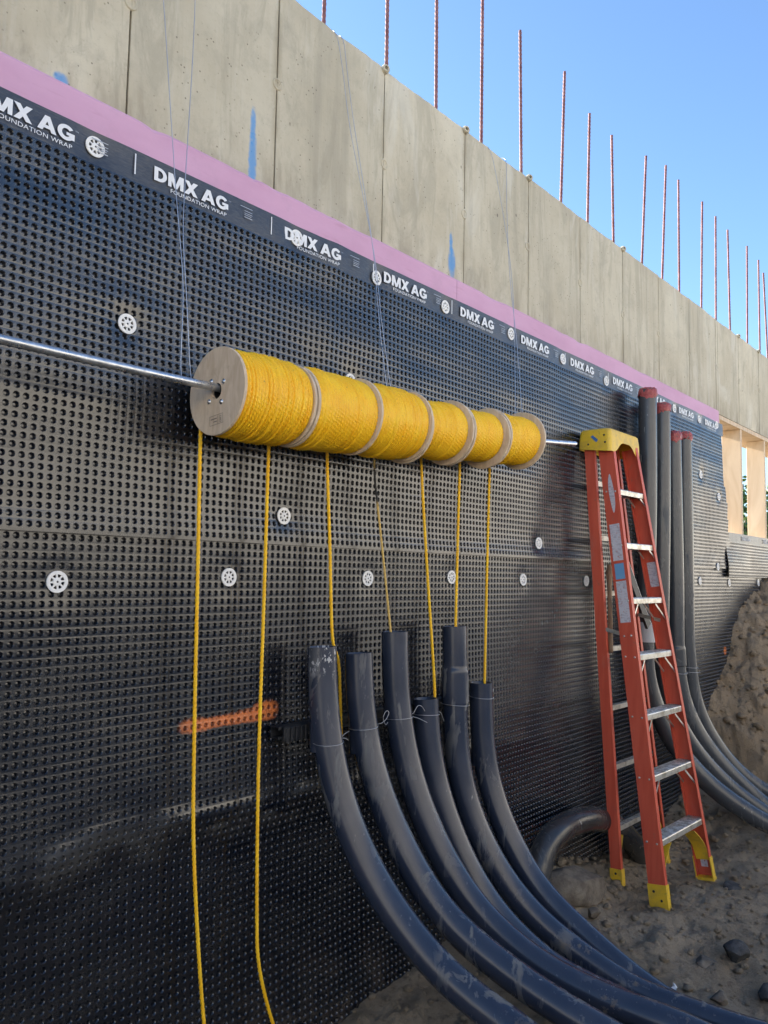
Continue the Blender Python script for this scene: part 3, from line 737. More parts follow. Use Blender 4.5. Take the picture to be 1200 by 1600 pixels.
for i in range(6):
    x0, x1 = FX[i], FX[i+1]; xm = (x0+x1)/2
    zc = float(barz(xm))-.0118; sl = .039*max(0, xm-.9)
    T = lambda P: np.stack([P[:, 0]-.0*P[:, 2], P[:, 1]+AY, P[:, 2]+zc+sl*(P[:, 0]-xm)], 1)
    sp = thing('rope_spool', (xm, AY, zc-RF), SLAB[i], 'rope spool', 'yellow rope spools on the pipe')
    th_f = .0105
    X, r, Th = rope_winding(x0+th_f+.001, x1-th_f-.0025, RW[i], 11+i, 1 if i < 3 else .3)
    P = np.stack([X, -r*np.cos(Th), r*np.sin(Th)], -1); n1, n2 = X.shape
    idx = np.arange(n1*n2).reshape(n1, n2)
    q = np.stack([idx[:-1], idx[1:], np.roll(idx, -1, 1)[1:], np.roll(idx, -1, 1)[:-1]], -1).reshape(-1, 4)
    fast_obj('rope_winding', T(P.reshape(-1, 3)), q, ROPE, True, sp)
    for s, xf in ((0, x0+.0012), (1, x1-.0012)):
        mb = MB(); d = 1 if s == 0 else -1; g = np.random.default_rng(i*2+s); rr = RF*(1+.012*g.normal())
        if s == 1 and i in (0, 2): rr = RF*1.0
        mb.lathe([(.0245, 0), (rr-.0012, 0), (rr, .0012), (rr, th_f-.0012), (rr-.0012, th_f), (.0245, th_f)], (0, 0, 0), (d, 0, 0), 72, True)
        v = np.concatenate(mb.v); v[:, 0] += xf; v[:, 1] += .003*g.normal(); v[:, 2] += .003*g.normal()
        fl = mesh_obj('flange', T(v), mb.f, PLY, sp, 'auto')
        if s == 0:
            for k in range(4):
                a = math.radians(52+90*k); b2 = MB()
                b2.lathe([(.0005, -.004), (.004, -.0036), (.0045, 0), (.0085, .0), (.0085, -.001), (.0005, -.001)][:3]+[(.0085, -.0008), (.0085, .0015)], (0, 0, 0), (d, 0, 0), 10)
                v = np.concatenate(b2.v)+V([xf, .043*math.cos(a), .043*math.sin(a)]); mesh_obj('bolt', T(v), b2.f, GALV, fl, True)
        if s == 0 and i == 0:
            # printed stamp: frame, divider, rows of small print
            m2 = MB(); xx = xf-.0012
            def rc(y0, z0, y1, z1, ang=-.10):
                ca, sa = math.cos(ang), math.sin(ang); q = []
                for y, z in ((y0, z0), (y1, z0), (y1, z1), (y0, z1)):
                    y += .0; q.append((xx, -.006-(y*ca-z*sa)*-1, -.086+(y*sa+z*ca)))
                m2.add(T(V(q)), [(0, 1, 2, 3)])
            for a in ((-.032, -.0145, .032, -.0135), (-.032, .0135, .032, .0145), (-.032, -.0145, -.031, .0145), (.031, -.0145, .032, .0145), (-.008, -.0145, -.007, .0145), (-.003, .003, .026, .0055), (-.003, -.006, .014, -.0035), (-.024, -.010, -.016, -.009), (-.024, .008, -.016, .009), (-.024, -.010, -.0232, .009), (-.0168, -.010, -.016, .009), (-.021, -.006, -.019, .004)): rc(*a)
            m2.build('stamp', PALE_INK, fl)
    mb = MB(); mb.lathe([(.0245, 0), (.0245, x1-x0-.004)], (0, 0, 0), (1, 0, 0), 24)
    v = np.concatenate(mb.v)+V([x0+.002, 0, 0]); mesh_obj('core_tube', T(v), mb.f, DKBOARD, sp, True)

# ------------------------------------------------------------------ hanging ropes (three-strand lay)
def rope(path, dia, name, mat, label, group='yellow ropes hanging from the spools'):
    P = resample(smooth_path(resample(spline(path, 14), .01), 12), .006); n = len(P)
    T = np.gradient(P, axis=0); T /= np.linalg.norm(T, axis=1)[:, None]
    u = np.cross(T, [0, 1, 0]); u /= np.linalg.norm(u, axis=1)[:, None]; w2 = np.cross(T, u)
    s = np.arange(n)*.006; mb = MB()
    for k in range(3):
        a = 2*np.pi*(s/.046+k/3); c = P+dia*.27*(np.cos(a)[:, None]*u+np.sin(a)[:, None]*w2)
        mb.tube(c, dia*.27, 6)
    o = mb.build(name, mat, None, True, P[-1]); return tag(o, label, 'rope', group)
Yr = -.09
def onspool(i, x): z = float(barz(x)); return [(x, AY+RW[i]-.012, z+.05), (x, AY+RW[i]-.004, z-.01), (x+.001, Yr-.002, z-.07)]
def rp(i, pts, lab, mat=ROPE, dia=.0118, top=None):
    rope((onspool(i, pts[0][0]) if top is None else top)+pts, dia, 'hanging_rope', mat, lab)
rp(0, [(1.429, -.09, 2.103), (1.436, -.092, 1.7), (1.443, -.095, 1.208), (1.455, -.10, .84), (1.512, -.10, .355), (1.56, -.12, .10), (1.62, -.2, .035)], 'leftmost yellow rope hanging below the stamped spool face to the frame bottom')
rp(0, [(1.704, -.09, 2.12), (1.703, -.09, 1.587), (1.697, -.095, 1.071), (1.700, -.105, .62), (1.712, -.11, .45), (1.78, -.11, .245), (1.85, -.13, .10), (1.98, -.2, .04)], 'second yellow rope from the left, crossing the orange paint mark')
rp(1, [(1.979, -.09, 2.123), (2.004, -.09, 1.8), (2.03, -.088, 1.466), (2.072, -.08, 1.39), (2.088, -.08, 1.22), (2.098, -.08, 1.06), (2.09, -.085, 1.0), (2.06, -.10, .92)], 'yellow rope passing behind the leftmost bent conduit')
rp(2, [(2.237, -.09, 2.093), (2.28, -.10, 1.8), (2.308, -.125, 1.489), (2.316, -.135, 1.38), (2.318, -.14, 1.25)], 'faded thin rope with black top, dropping into the third conduit', ROPE_OLD, .0085)
rp(3, [(2.526, -.09, 2.165), (2.56, -.1, 1.75), (2.575, -.14, 1.20), (2.54, -.14, 1.10), (2.52, -.15, 1.0)], 'slanting yellow rope entering the shortest fourth conduit')
rp(4, [(2.80, -.09, 2.185), (2.775, -.1, 1.8), (2.733, -.125, 1.497), (2.72, -.135, 1.35), (2.708, -.145, 1.2)], 'yellow rope dropping into the tallest front conduit with the bell joint')
rp(5, [(3.036, -.09, 2.198), (2.99, -.11, 1.7), (2.940, -.135, 1.232), (2.925, -.14, 1.12), (2.91, -.145, 1.0)], 'rightmost yellow rope, dropping into the sixth conduit')

# ------------------------------------------------------------------ hanger wires
def wire_thing(strands, label):
    t = thing('hanger_wire', strands[0][-1], label, 'wire', 'wires hanging the pipe from the wall top')
    for s in strands:
        mb = MB(); mb.tube(smooth_path(resample(spline(s, 10), .03), 4), .0013, 5); mb.build('strand', WIRE, t, True)
def wtop(x): return [(x, .25, ZT+.02), (x, .06, ZT+.012), (x, .042, ZT-.03)]
def hook(x): z = float(barz(x)); return [(x, AY+.012, z), (x, AY, z-.0128), (x, AY-.013, z-.001), (x, AY, z+.0125)]
wire_thing([wtop(1.27)+[(1.282, -.014, 3.499), (1.287, -.064, 3.164), (1.292, -.112, 2.843), (1.301, -.155, 2.557), (1.287, -.18, 2.394)]+hook(1.282), wtop(1.43)+[(1.407, -.002, 3.58), (1.378, -.043, 3.303), (1.34, -.09, 2.992), (1.31, -.13, 2.724), (1.31, -.155, 2.56)]+hook(1.319)], 'thin pair of steel wires holding the pipe left of the stamped spool')
wire_thing([wtop(2.10)[:2]+[(2.1, 0.040, 3.885), (2.12, 0.023, 3.745), (2.129, -0.015, 3.493), (2.157, -0.046, 3.283), (2.205, -0.097, 2.947), (2.209, -0.136, 2.683), (2.228, -0.19, 2.329), (2.228, -.2, 2.29)], wtop(2.141)[:2]+[(2.141, 0.04, 3.885), (2.148, 0.021, 3.732), (2.157, -0.013, 3.507), (2.181, -0.053, 3.238), (2.201, -0.097, 2.946), (2.194, -0.137, 2.679), (2.202, -0.19, 2.325), (2.2, -.2, 2.29)]], 'twisted pair of wires descending behind the middle spool')
wire_thing([wtop(3.21)[:2]+[(3.216, 0.04, 3.879), (3.256, 0.01, 3.654), (3.271, -0.032, 3.38), (3.265, -0.063, 3.172), (3.223, -0.105, 2.892), (3.11, -0.185, 2.362)], wtop(3.37)[:2]+[(3.368, 0.04, 3.883), (3.308, -0.003, 3.569), (3.246, -0.064, 3.166), (3.232, -0.114, 2.829), (3.181, -0.183, 2.373)]], 'pair of wires behind the last rope spool at the right end')

# ------------------------------------------------------------------ bent conduits
RC = .0515
def conduit(path, lab, mat=PVC, name='bent_conduit', r=RC, group='bent grey conduits under the spools', bell=None, n=28, cat='conduit', tail=None, hollow=.35):
    P = smooth_path(resample(spline(path, 16), .02), 30)
    if tail is not None: P = np.vstack([P, resample(spline([P[-1]]+tail, 8), .03)[1:]]); P = np.vstack([P[:3], smooth_path(P[3:], 10)])
    t = thing(name, tuple(P[-1]), lab, cat, group)
    L = np.concatenate([[0], np.cumsum(np.linalg.norm(np.diff(P, axis=0), axis=1))])
    rr = np.full(len(P), r)
    mb = MB(); mb.tube(P, rr, n, False)
    ax = P[0]-P[1]; ax /= np.linalg.norm(ax)
    mb.lathe([(r, 0), (r-.0006, .0008), (r-.006, .0008), (r-.0066, 0), (r-.0066, -hollow), (.0005, -hollow)], P[0], ax, n)
    b = mb.build('pipe_body', mat, t, 'auto')
    for z0, z1 in (bell or []):
        k = np.where((P[:, 2] < z0+.02) & (P[:, 2] > z1-.02))[0]; q = P[k]; zz = q[:, 2]
        rb = np.where((zz < z0-.005) & (zz > z1), r+.0055, r+.0006)
        q = resample(q, .006); rb = r+.0008+.0052*sstep(z0+.012, z0-.012, q[:, 2])*sstep(z1-.004, z1+.002, q[:, 2])
        m2 = MB(); m2.tube(q, rb, n, False); m2.build('bell_coupling', mat, t, 'auto')
    return t, P
def tails(p, dx, dy, z=.10): return [(p[0]+dx*.3, p[1]+dy*.3, max(z, p[2]*.72)), (p[0]+dx*.7, p[1]+dy*.7, max(z, p[2]*.45)), (p[0]+dx*1.2, p[1]+dy*1.2, z)]
CP = {
 1: [(1.927, -0.14, 1.448), (1.928, -0.143, 1.343), (1.93, -0.15, 1.257), (1.934, -0.165, 1.151), (1.945, -0.205, 0.986), (1.969, -0.292, 0.791), (2.001, -0.407, 0.63), (2.043, -0.559, 0.487), (2.088, -0.72, 0.394), (2.107, -0.788, 0.371)],
 2: [(2.113, -0.14, 1.415), (2.114, -0.145, 1.328), (2.116, -0.151, 1.237), (2.124, -0.177, 1.081), (2.139, -0.228, 0.932), (2.167, -0.321, 0.749), (2.208, -0.459, 0.563), (2.266, -0.651, 0.44), (2.325, -0.85, 0.349), (2.345, -0.916, 0.328)],
 3: [(2.316, -0.14, 1.484), (2.316, -0.142, 1.407), (2.318, -0.147, 1.262), (2.327, -0.175, 1.074), (2.342, -0.228, 0.893), (2.374, -0.333, 0.679), (2.416, -0.474, 0.504), (2.475, -0.672, 0.374), (2.548, -0.916, 0.307), (2.605, -1.105, 0.285)],
 4: [(2.513, -0.14, 1.21), (2.513, -0.141, 1.167), (2.516, -0.15, 1.043), (2.525, -0.178, 0.897), (2.544, -0.235, 0.734), (2.574, -0.322, 0.555), (2.617, -0.454, 0.391), (2.675, -.63, .27)],
 5: [(2.703, -0.14, 1.49), (2.704, -0.143, 1.436), (2.705, -0.146, 1.198), (2.708, -0.154, 0.964), (2.723, -0.2, 0.763), (2.753, -0.291, 0.574), (2.799, -0.427, 0.4), (2.861, -0.616, 0.269), (2.93, -.82, .17)],
 6: [(2.907, -0.14, 1.238), (2.907, -0.141, 1.177), (2.908, -0.145, 1.013), (2.914, -0.183, 0.801), (2.927, -0.272, 0.605), (2.946, -0.399, 0.424), (2.975, -0.585, 0.294), (3.008, -0.806, 0.163), (3.034, -0.977, 0.104)]}
CL = {1: 'leftmost bent grey conduit, scratched white at its open top', 2: 'second bent conduit from the left, with no rope at its open end', 3: 'third bent conduit from the left, tall, pale smears down its bend', 4: 'fourth bent conduit, shortest, its open round mouth showing', 5: 'fifth bent conduit, straight top above a bell joint', 6: 'sixth bent conduit, rightmost of the group under the spools'}
TL = {1: (.12, -.95), 2: (.28, -.95), 3: (.30, -.95), 4: (.30, -.95), 5: (.32, -.95), 6: (.16, -1.)}
PATH = {}
for k in CP:
    _, PATH[k] = conduit(CP[k], CL[k], bell=[(1.315, 1.17)] if k == 5 else None, tail=tails(CP[k][-1], *TL[k], z=.09))

TP = {
 'A': [(4.79, -0.12, 2.90), (4.79, -0.12, 2.782), (4.787, -0.115, 2.129), (4.77, -0.095, 1.252), (4.779, -0.101, 1.096), (4.806, -0.148, 0.904), (4.87, -0.259, 0.661), (4.978, -0.447, 0.437), (5.11, -0.677, 0.27)],
 'B': [(5.018, -0.12, 2.845), (5.015, -0.114, 2.146), (5.007, -0.1, 1.32), (5.03, -0.115, 1.05), (5.09, -0.165, 0.80), (5.19, -0.27, 0.58), (5.32, -0.45, 0.36), (5.45, -0.66, 0.20)],
 'C': [(5.2, -0.12, 2.685), (5.2, -0.12, 2.591), (5.203, -0.126, 1.733), (5.203, -0.125, 1.27), (5.213, -0.143, 0.98), (5.257, -0.219, 0.738), (5.333, -0.352, 0.524), (5.464, -0.581, 0.274)],
 'D': [(5.4, -0.119, 2.71), (5.4, -0.119, 2.618), (5.401, -0.121, 1.735), (5.402, -0.123, 1.259), (5.424, -0.161, 0.877), (5.492, -0.281, 0.59), (5.57, -0.416, 0.413), (5.638, -0.534, 0.319)]}
RT = .0555
TLb = {'A': 'tallest grey conduit beside the ladder, capped with red tape', 'B': 'second tallest red-capped conduit, just right of the tallest', 'C': 'third tall red-capped grey conduit behind the ladder', 'D': 'rightmost tall grey conduit with red tape cap'}
for k in TP:
    p = TP[k][-1]
    t, P = conduit(TP[k], TLb[k], PVC2, 'tall_conduit', group='tall taped conduits behind the ladder', r=RT, tail=[(p[0]+.14, p[1]-.24, p[2]*.75), (p[0]+.34, p[1]-.6, .2), (p[0]+.55, p[1]-1.0, .16)], bell=[(1.26, 1.14)] if k in 'CB' else None)
    PATH[k] = P
    # crumpled tape wrapped over the end
    c = P[0]; mb = MB(); n = 28; g = np.random.default_rng(ord(k)); hh = .052
    prof = [(RT+.0015, -hh), (RT+.003, -hh+.008), (RT+.0035, -.03), (RT+.004, -.008), (RT*.93, .008), (RT*.6, .012), (.0006, .010)]
    mb.lathe(prof, c, (0, 0, 1), n); v = np.concatenate(mb.v); v += g.normal(size=v.shape)*.0022
    low = slice(0, n); v[low, 2] += .012*np.sin(np.arange(n)*2*np.pi/n*2+g.random()*6)+.004*g.normal(size=n)
    mesh_obj('tape_cap', v, mb.f, RED, t, True)
    if k == 'A':
        m2 = MB(); q = P[(P[:, 2] < 1.44) & (P[:, 2] > 1.31)]; m2.tube(resample(q, .01), RT+.009, 28); cpl = m2.build('pale_coupling', LGREY, t, 'auto'); cpl['label'] = 'pale grey coupling with a small printed label'

# thick black pipe arching out of the soil
HP = [(3.26, -.22, -.05), (3.33, -.17, .20), (3.407, -.15, .375), (3.53, -.15, .448), (3.761, -.15, .462), (4.052, -.15, .410), (4.30, -.16, .29), (4.50, -.17, .12), (4.62, -.18, -.08)]
mb = MB(); P = smooth_path(resample(spline(HP, 16), .012), 20)
mb.tube(P, .064, 28); o = mb.build('arched_pipe', PVC3, None, True, P[0]); tag(o, 'black pipe arching out of the soil behind the ladder foot', 'pipe')

# ------------------------------------------------------------------ strut rails with clamps
def strut(x0, x1, z, label, clamps):
    t = thing('strut_rail', ((x0+x1)/2, -.06, z-.02), label, 'strut')
    prof = [(-.02, -.02), (.02, -.02), (.02, -.011), (.018, -.011), (.018, -.018), (-.018, -.018), (-.018, .018), (.018, .018), (.018, .011), (.02, .011), (.02, .02), (-.02, .02)]
    mb = MB(); mb.extrude(prof, (x0, -.062, z), (x1, -.062, z), (0, -1, 0), (0, 0, 1)); mb.build('channel', BLACK, t)
    for x, w2 in clamps:
        mb = MB(); mb.cbox(V([x-w2/2, -.098, z-.027]), V([x+w2/2, -.083, z+.022]), .003)
        for q in range(5): mb.cbox(V([x-w2/2+q*w2/5+.002, -.104, z-.03]), V([x-w2/2+(q+.6)*w2/5, -.0975, z+.018]), .001)
        mb.build('clamp_block', BLACK, t)
strut(1.79, 3.06, 1.163, 'black steel strut rail behind the six bent conduits', [(1.86, .11), (2.02, .03), (2.21, .03), (2.415, .03), (2.61, .03), (2.81, .03), (2.99, .03)])
strut(4.66, 5.55, 2.462, 'black steel strut rail behind the tops of the tall conduits', [(4.72, .03), (4.9, .03), (5.3, .03)])
# ------------------------------------------------------------------ tie wires
def tie(k, z, label, loose, r=RC, curl=False):
    if k in ('C', 'D'): r = RT+(.006 if k == 'C' else 0)
    P = PATH[k]; i = int(np.argmin(np.abs(P[:, 2]-z)-(P[:, 1] > -.5)*10)); c = P[i]
    a = np.linspace(-.1, 2*np.pi-.1, 40); x = c[0]+(r+.002)*np.cos(a); y = c[1]+(r+.002)*np.sin(a)
    pth = np.stack([x, y, c[2]+.004*np.sin(a*1.0+k if isinstance(k, int) else a)], 1)
    t = thing('tie_wire', tuple(c), label, 'wire', 'wire ties round the conduits')
    mb = MB(); mb.tube(pth, .0012, 5); mb.build('loop', WIRE, t, True)
    for q in loose:
        mb = MB(); s = pth[0]
        mb.tube(resample(spline([s]+[tuple(s+V(d)) for d in q], 10), .006), .0011, 5); mb.build('loose_end', WIRE, t, True)
tie(1, 1.135, 'tie wire round the leftmost bent conduit', [[(.012, -.01, .002), (.03, -.012, -.008)], [(.02, 0, .012), (.045, .0, .02)]])
tie(2, 1.15, 'tie wire with a curled loop at the second bent conduit', [[(.02, -.01, .0), (.045, -.015, .012), (.062, -.015, .035), (.05, -.012, .042), (.036, -.01, .02), (.05, -.01, -.008), (.062, -.01, 0)]])
tie(3, 1.16, 'tie wire crossing the third bent conduit toward the fourth', [[(.015, -.01, .01), (.035, -.015, .035), (.06, -.015, .03), (.08, -.015, .01)], [(.03, -.02, -.01), (.07, -.035, -.03)]])
tie(4, 1.145, 'tie wire just below the mouth of the shortest conduit', [[(.02, -.01, .004), (.035, -.012, -.02), (.04, -.015, -.035)]])
tie(5, 1.165, 'tie wire under the bell joint of the fifth conduit', [[(.012, -.008, -.006), (.016, -.012, .012)]], RC+.006)
tie(6, 1.17, 'tie wire round the rightmost bent conduit', [[(.014, -.008, .006), (.02, -.01, .03)]])
tie('C', 1.10, 'tie wire end sticking out from the tall conduits by the ladder', [[(-.06, -.05, 0), (-.16, -.07, .004)], [(.05, -.06, -.004), (.11, -.08, -.006)]])
tie('D', 1.11, 'tie wire bent down at the rightmost tall conduit', [[(.03, -.02, -.004), (.045, -.03, -.03), (.06, -.03, -.05)]])

# ------------------------------------------------------------------ step ladder
lad = thing('step_ladder', (4.28, -.39, .085), 'orange fibreglass step ladder with yellow top cap and feet leaning by the wall', 'ladder')
FLb, FLt = V([3.945, -.505, .085]), V([4.075, -.168, 2.46]); FRb, FRt = V([4.552, -.527, .085]), V([4.392, -.178, 2.46])
RLb, RLt = V([4.030, -.245, .085]), V([4.060, -.078, 2.46]); RRb, RRt = V([4.640, -.255, .085]), V([4.385, -.082, 2.46])
def rail(b, t, sgn, dep, fl, name='rail', th=.0045):
    ax = t-b; ax /= np.linalg.norm(ax); out = V([sgn, 0, 0.]); out -= ax*(out@ax); out /= np.linalg.norm(out)
    d = np.cross(ax, out)*sgn  # toward the wall / away
    h = dep/2
    prof = [(0, -h), (0, h), (-fl, h), (-fl, h-th), (-th, h-th), (-th, -h+th), (-fl, -h+th), (-fl, -h)]
    mb = MB(); mb.extrude(prof, b, t, out, d); mb.build(name, ORANGE, lad); return ax, out, d
axFL, oFL, dFL = rail(FLb, FLt, -1, .088, .030, 'front_rail'); axFR, oFR, dFR = rail(FRb, FRt, 1, .088, .030, 'front_rail')
axRL, oRL, dRL = rail(RLb, RLt, -1, .058, .026, 'rear_rail'); axRR, oRR, dRR = rail(RRb, RRt, 1, .058, .026, 'rear_rail')
def at(b, t, z): return b+(t-b)*(z-b[2])/(t[2]-b[2])
def rod(mb, a, b, w2=.012, th=.003, side=V([0, 1, 0])):
    d = V(b)-V(a); d = d/np.linalg.norm(d); s1 = np.cross(d, side); s1 /= np.linalg.norm(s1); s2 = np.cross(d, s1)
    mb.extrude([(-w2/2, -th/2), (w2/2, -th/2), (w2/2, th/2), (-w2/2, th/2)], a, b, s1, s2)
dy = V([0, -1., 0.14]); dy /= np.linalg.norm(dy)
for k, z in enumerate([.395, .70, 1.0, 1.305, 1.60, 1.897, 2.195]):
    L = at(FLb, FLt, z)-oFL*.005; Rr = at(FRb, FRt, z)-oFR*.005
    dd = V([0, -1, 0.]); zz = V([0, 0, 1.]); h = .040
    prof = [(-h, 0), (-h+.006, .002)]
    prof = [(-h, 0)]+[(-h+q*.0133+e, .0015 if i % 2 else 0) for q in range(6) for i, e in ((0, .002), (1, .004), (1, .009), (0, .011))]+[(h, 0), (h+.002, -.004), (h+.002, -.030), (h-.001, -.030), (h-.001, -.004), (-h+.001, -.004), (-h+.001, -.030), (-h-.002, -.030), (-h-.002, -.004)]
    mb = MB(); mb.extrude(prof, L, Rr, dd, zz); st = mb.build('step', ALU, lad)
    mb = MB()
    if k > 0:
        for (b, t, o_) in ((FLb, FLt, oFL), (FRb, FRt, oFR)):
            for q in (-.034, .034):
                e0 = at(b, t, z)-o_*(.11 if k < 5 else .06)+V([0, q, -.028]); e1 = at(b, t, z-(.125 if k < 5 else .075))-o_*.006+V([0, q*1.0, 0])
                mb = MB(); rod(mb, e0, e1, .011, .003); mb.build('step_brace', ALU, st)
    # rivets where the step meets the rails
    for (b, t, o_) in ((FLb, FLt, oFL), (FRb, FRt, oFR)):
        for q in (-.026, .026):
            m2 = MB(); m2.lathe([(.006, -.001), (.0055, .0015), (.003, .003), (.0004, .0033)], at(b, t, z-.014)+V([0, q, 0]), o_, 10); m2.build('rivet', ALU, st, True)
    if k < 7:
        zr = z-.02+.01*k
        a = at(RLb, RLt, zr)-oRL*.004; c = at(RRb, RRt, zr)-oRR*.004
        mb = MB(); mb.extrude([(-.016, -.013), (.016, -.013), (.016, -.010), (-.013, -.010), (-.013, .010), (.016, .010), (.016, .013), (-.016, .013)], a, c, V([0, 1, 0]), zz); mb.build('rear_bar', ALU, lad)
# lower foot braces and boots
for (b, t, o_, front) in ((FLb, FLt, oFL, 1), (FRb, FRt, oFR, 1), (RLb, RLt, oRL, 0), (RRb, RRt, oRR, 0)):
    dep = .088 if front else .058; ax = (t-b)/np.linalg.norm(t-b); d = np.cross(ax, o_)*(1 if o_[0] > 0 else -1)
    h = dep/2+.004; hh = .105 if front else .095
    mb = MB(); lo_ = b-ax*.006
    prof = [(.004, -h), (.004, h), (-.034, h), (-.034, h-.005), (-.001, h-.005), (-.001, -h+.005), (-.034, -h+.005), (-.034, -h)]
    mb.extrude(prof, lo_, b+ax*hh, o_, d)
    mb.extrude([(.006, -h-.002), (.006, h+.002), (-.038, h+.002), (-.038, -h-.002)], lo_-ax*.012, lo_+ax*.003, o_, d)
    bt = mb.build('foot_boot', YEL, lad)
    for q in (.032, .072):
        m2 = MB(); s = (-.018 if q < .05 else .018) if front else 0
        m2.lathe([(.0065, -.001), (.006, .002), (.003, .0025), (.0004, .001)], b+ax*(q+ (0 if front else .0))+o_*.0042+d*s, o_, 10); m2.build('boot_bolt', BLACK, bt, True)
    zs = .362 if front else .34; off = .15 if front else .06
    a0 = at(b, t, zs)-o_*off; a1 = at(b, t, .17)-o_*.008
    mb = MB()
    # curved yellow gusset between lowest step and rail
    n = 8; pa = []; w0 = dep*.42
    for q in range(n+1):
        f = q/n; c = a0*(1-f)+a1*f; c = c+o_*((.035 if front else .008)*math.sin(math.pi*f)); pa.append(c)
    v = []; f_ = []
    for c in pa:
        for e_ in (-w0, w0):
            for th in (0, .005): v.append(c+d*e_-o_*th)
    for q in range(n):
        i = q*4; j = i+4
        f_ += [(i, i+2, j+2, j), (i+1, j+1, j+3, i+3), (i, j, j+1, i+1), (i+2, i+3, j+3, j+2)]
    mb.add(v, f_); mb.build('foot_gusset', YEL, lad)
# moulded top cap
mb = MB(); cz0, cz1 = 2.425, 2.535
n = 10
out = []
def cap_ring(z, ins, bul=0):
    x0, x1, y0, y1 = 4.028+ins, 4.432-ins, -.222+ins, -.026-ins; r = .022; q = []
    for cx, cy, a0 in ((x1-r, y1-r, 0), (x0+r, y1-r, 90), (x0+r, y0+r, 180)):
        for k in range(5):
            a = math.radians(a0+k*22.5); q.append((cx+r*math.cos(a), cy+r*math.sin(a), z))
    for f in np.linspace(.04, .96, 24): q.append((x0+r+(x1-x0-2*r)*f, y0, z))
    for k in range(5):
        a = math.radians(270+k*22.5); q.append((x1-r+r*math.cos(a), y0+r+r*math.sin(a), z))
    return V(q)
rings = [cap_ring(cz0, 0), cap_ring(cz0+.05, .001), cap_ring(cz1-.03, .004), cap_ring(cz1-.008, .007), cap_ring(cz1, .016), cap_ring(cz1-.001, .03), cap_ring(cz1-.009, .034)]
# skirt dips lower over the rails and arches between them on the front
r0 = rings[0]; mid = np.exp(-((r0[:, 0]-4.235)/.11)**4); r0[:, 2] += .042*mid*(r0[:, 1] < -.15)
r0[:, 2] -= .02*(r0[:, 1] < -.15)*(1-mid)
m = len(r0); v = np.concatenate(rings); f_ = []
for i in range(len(rings)-1):
    for j in range(m): f_.append((i*m+j, i*m+(j+1) % m, (i+1)*m+(j+1) % m, (i+1)*m+j))
f_.append(tuple(range((len(rings)-1)*m, len(rings)*m)))
mb.add(v, f_); cap = mb.build('top_cap', YEL, lad, 'auto')
# denser skirt edge is fine at this size; bolts and a scrap of blue tape on its side
for y, z in ((-.19, 2.455), (-.09, 2.45), (-.185, 2.495)):
    m2 = MB(); m2.lathe([(.006, 0), (.0055, .002), (.0004, .003)], (4.029, y, z), (-1, 0, 0), 10); m2.build('cap_bolt', BLACK, cap, True)
MB().add([(4.0285, -.150, 2.470), (4.0285, -.118, 2.500), (4.0285, -.104, 2.492), (4.0285, -.138, 2.458)], [(0, 1, 2, 3)]).build('blue_tape', BLUE, cap)
# stickers on the rails
def sticker(name, b, t, o_, d, z0, z1, w0, w1, mat, inner=False, oval=False):
    c0 = at(b, t, z0); c1 = at(b, t, z1); s = o_*(.0012 if not inner else -.0058); v = []
    if oval:
        n = 22; 
        for k in range(n):
            a = 2*math.pi*k/n; f = .5+.5*math.sin(a); ww = (w0+w1)/2+(w1-w0)/2*math.cos(a)*(.8+.2*math.sin(a*2+.6)); v.append(c0*(1-f)+c1*f+d*ww+s)
        return MB().add(v, [tuple(range(n))]).build(name, mat, lad)
    return MB().add([c0+d*w0+s, c0+d*w1+s, c1+d*w1+s, c1+d*w0+s], [(0, 1, 2, 3)]).build(name, mat, lad)
sticker('sticker', FLb, FLt, oFL, dFL, 2.06, 2.28, -.022, .012, LABEL, oval=True)
sticker('sticker', FLb, FLt, oFL, dFL, 1.80, 2.00, -.028, .03, LABEL)
sticker('blue_sticker', FLb, FLt, oFL, dFL, 1.70, 1.785, -.026, .028, BLUEL)
sticker('sticker', FLb, FLt, oFL, dFL, 1.47, 1.69, -.028, .03, LABEL)
sticker('sticker', FRb, FRt, oFR, dFR, 1.66, 1.80, -.03, .022, LABEL, True)
sticker('sticker', FRb, FRt, oFR, dFR, .13, .17, -.02, .018, LABEL, True)
for zz in (1.40,):
    for q in (-.02, .02):
        m2 = MB(); m2.lathe([(.006, 0), (.005, .002), (.0004, .003)], at(FLb, FLt, zz)+oFL*.0005+dFL*q, oFL, 10); m2.build('rivet', ALU, lad, True)
# spreader arm folded between the rails
mb = MB(); rod(mb, at(FRb, FRt, 1.47)-oFR*.012, at(RRb, RRt, 1.50)-oRR*.01, .02, .004, V([1, 0, 0])); mb.build('spreader', ALU, lad)
mb = MB(); rod(mb, at(FLb, FLt, 1.40)-oFL*.012, at(RLb, RLt, 1.43)-oRL*.01, .02, .004, V([1, 0, 0])); mb.build('spreader', ALU, lad)

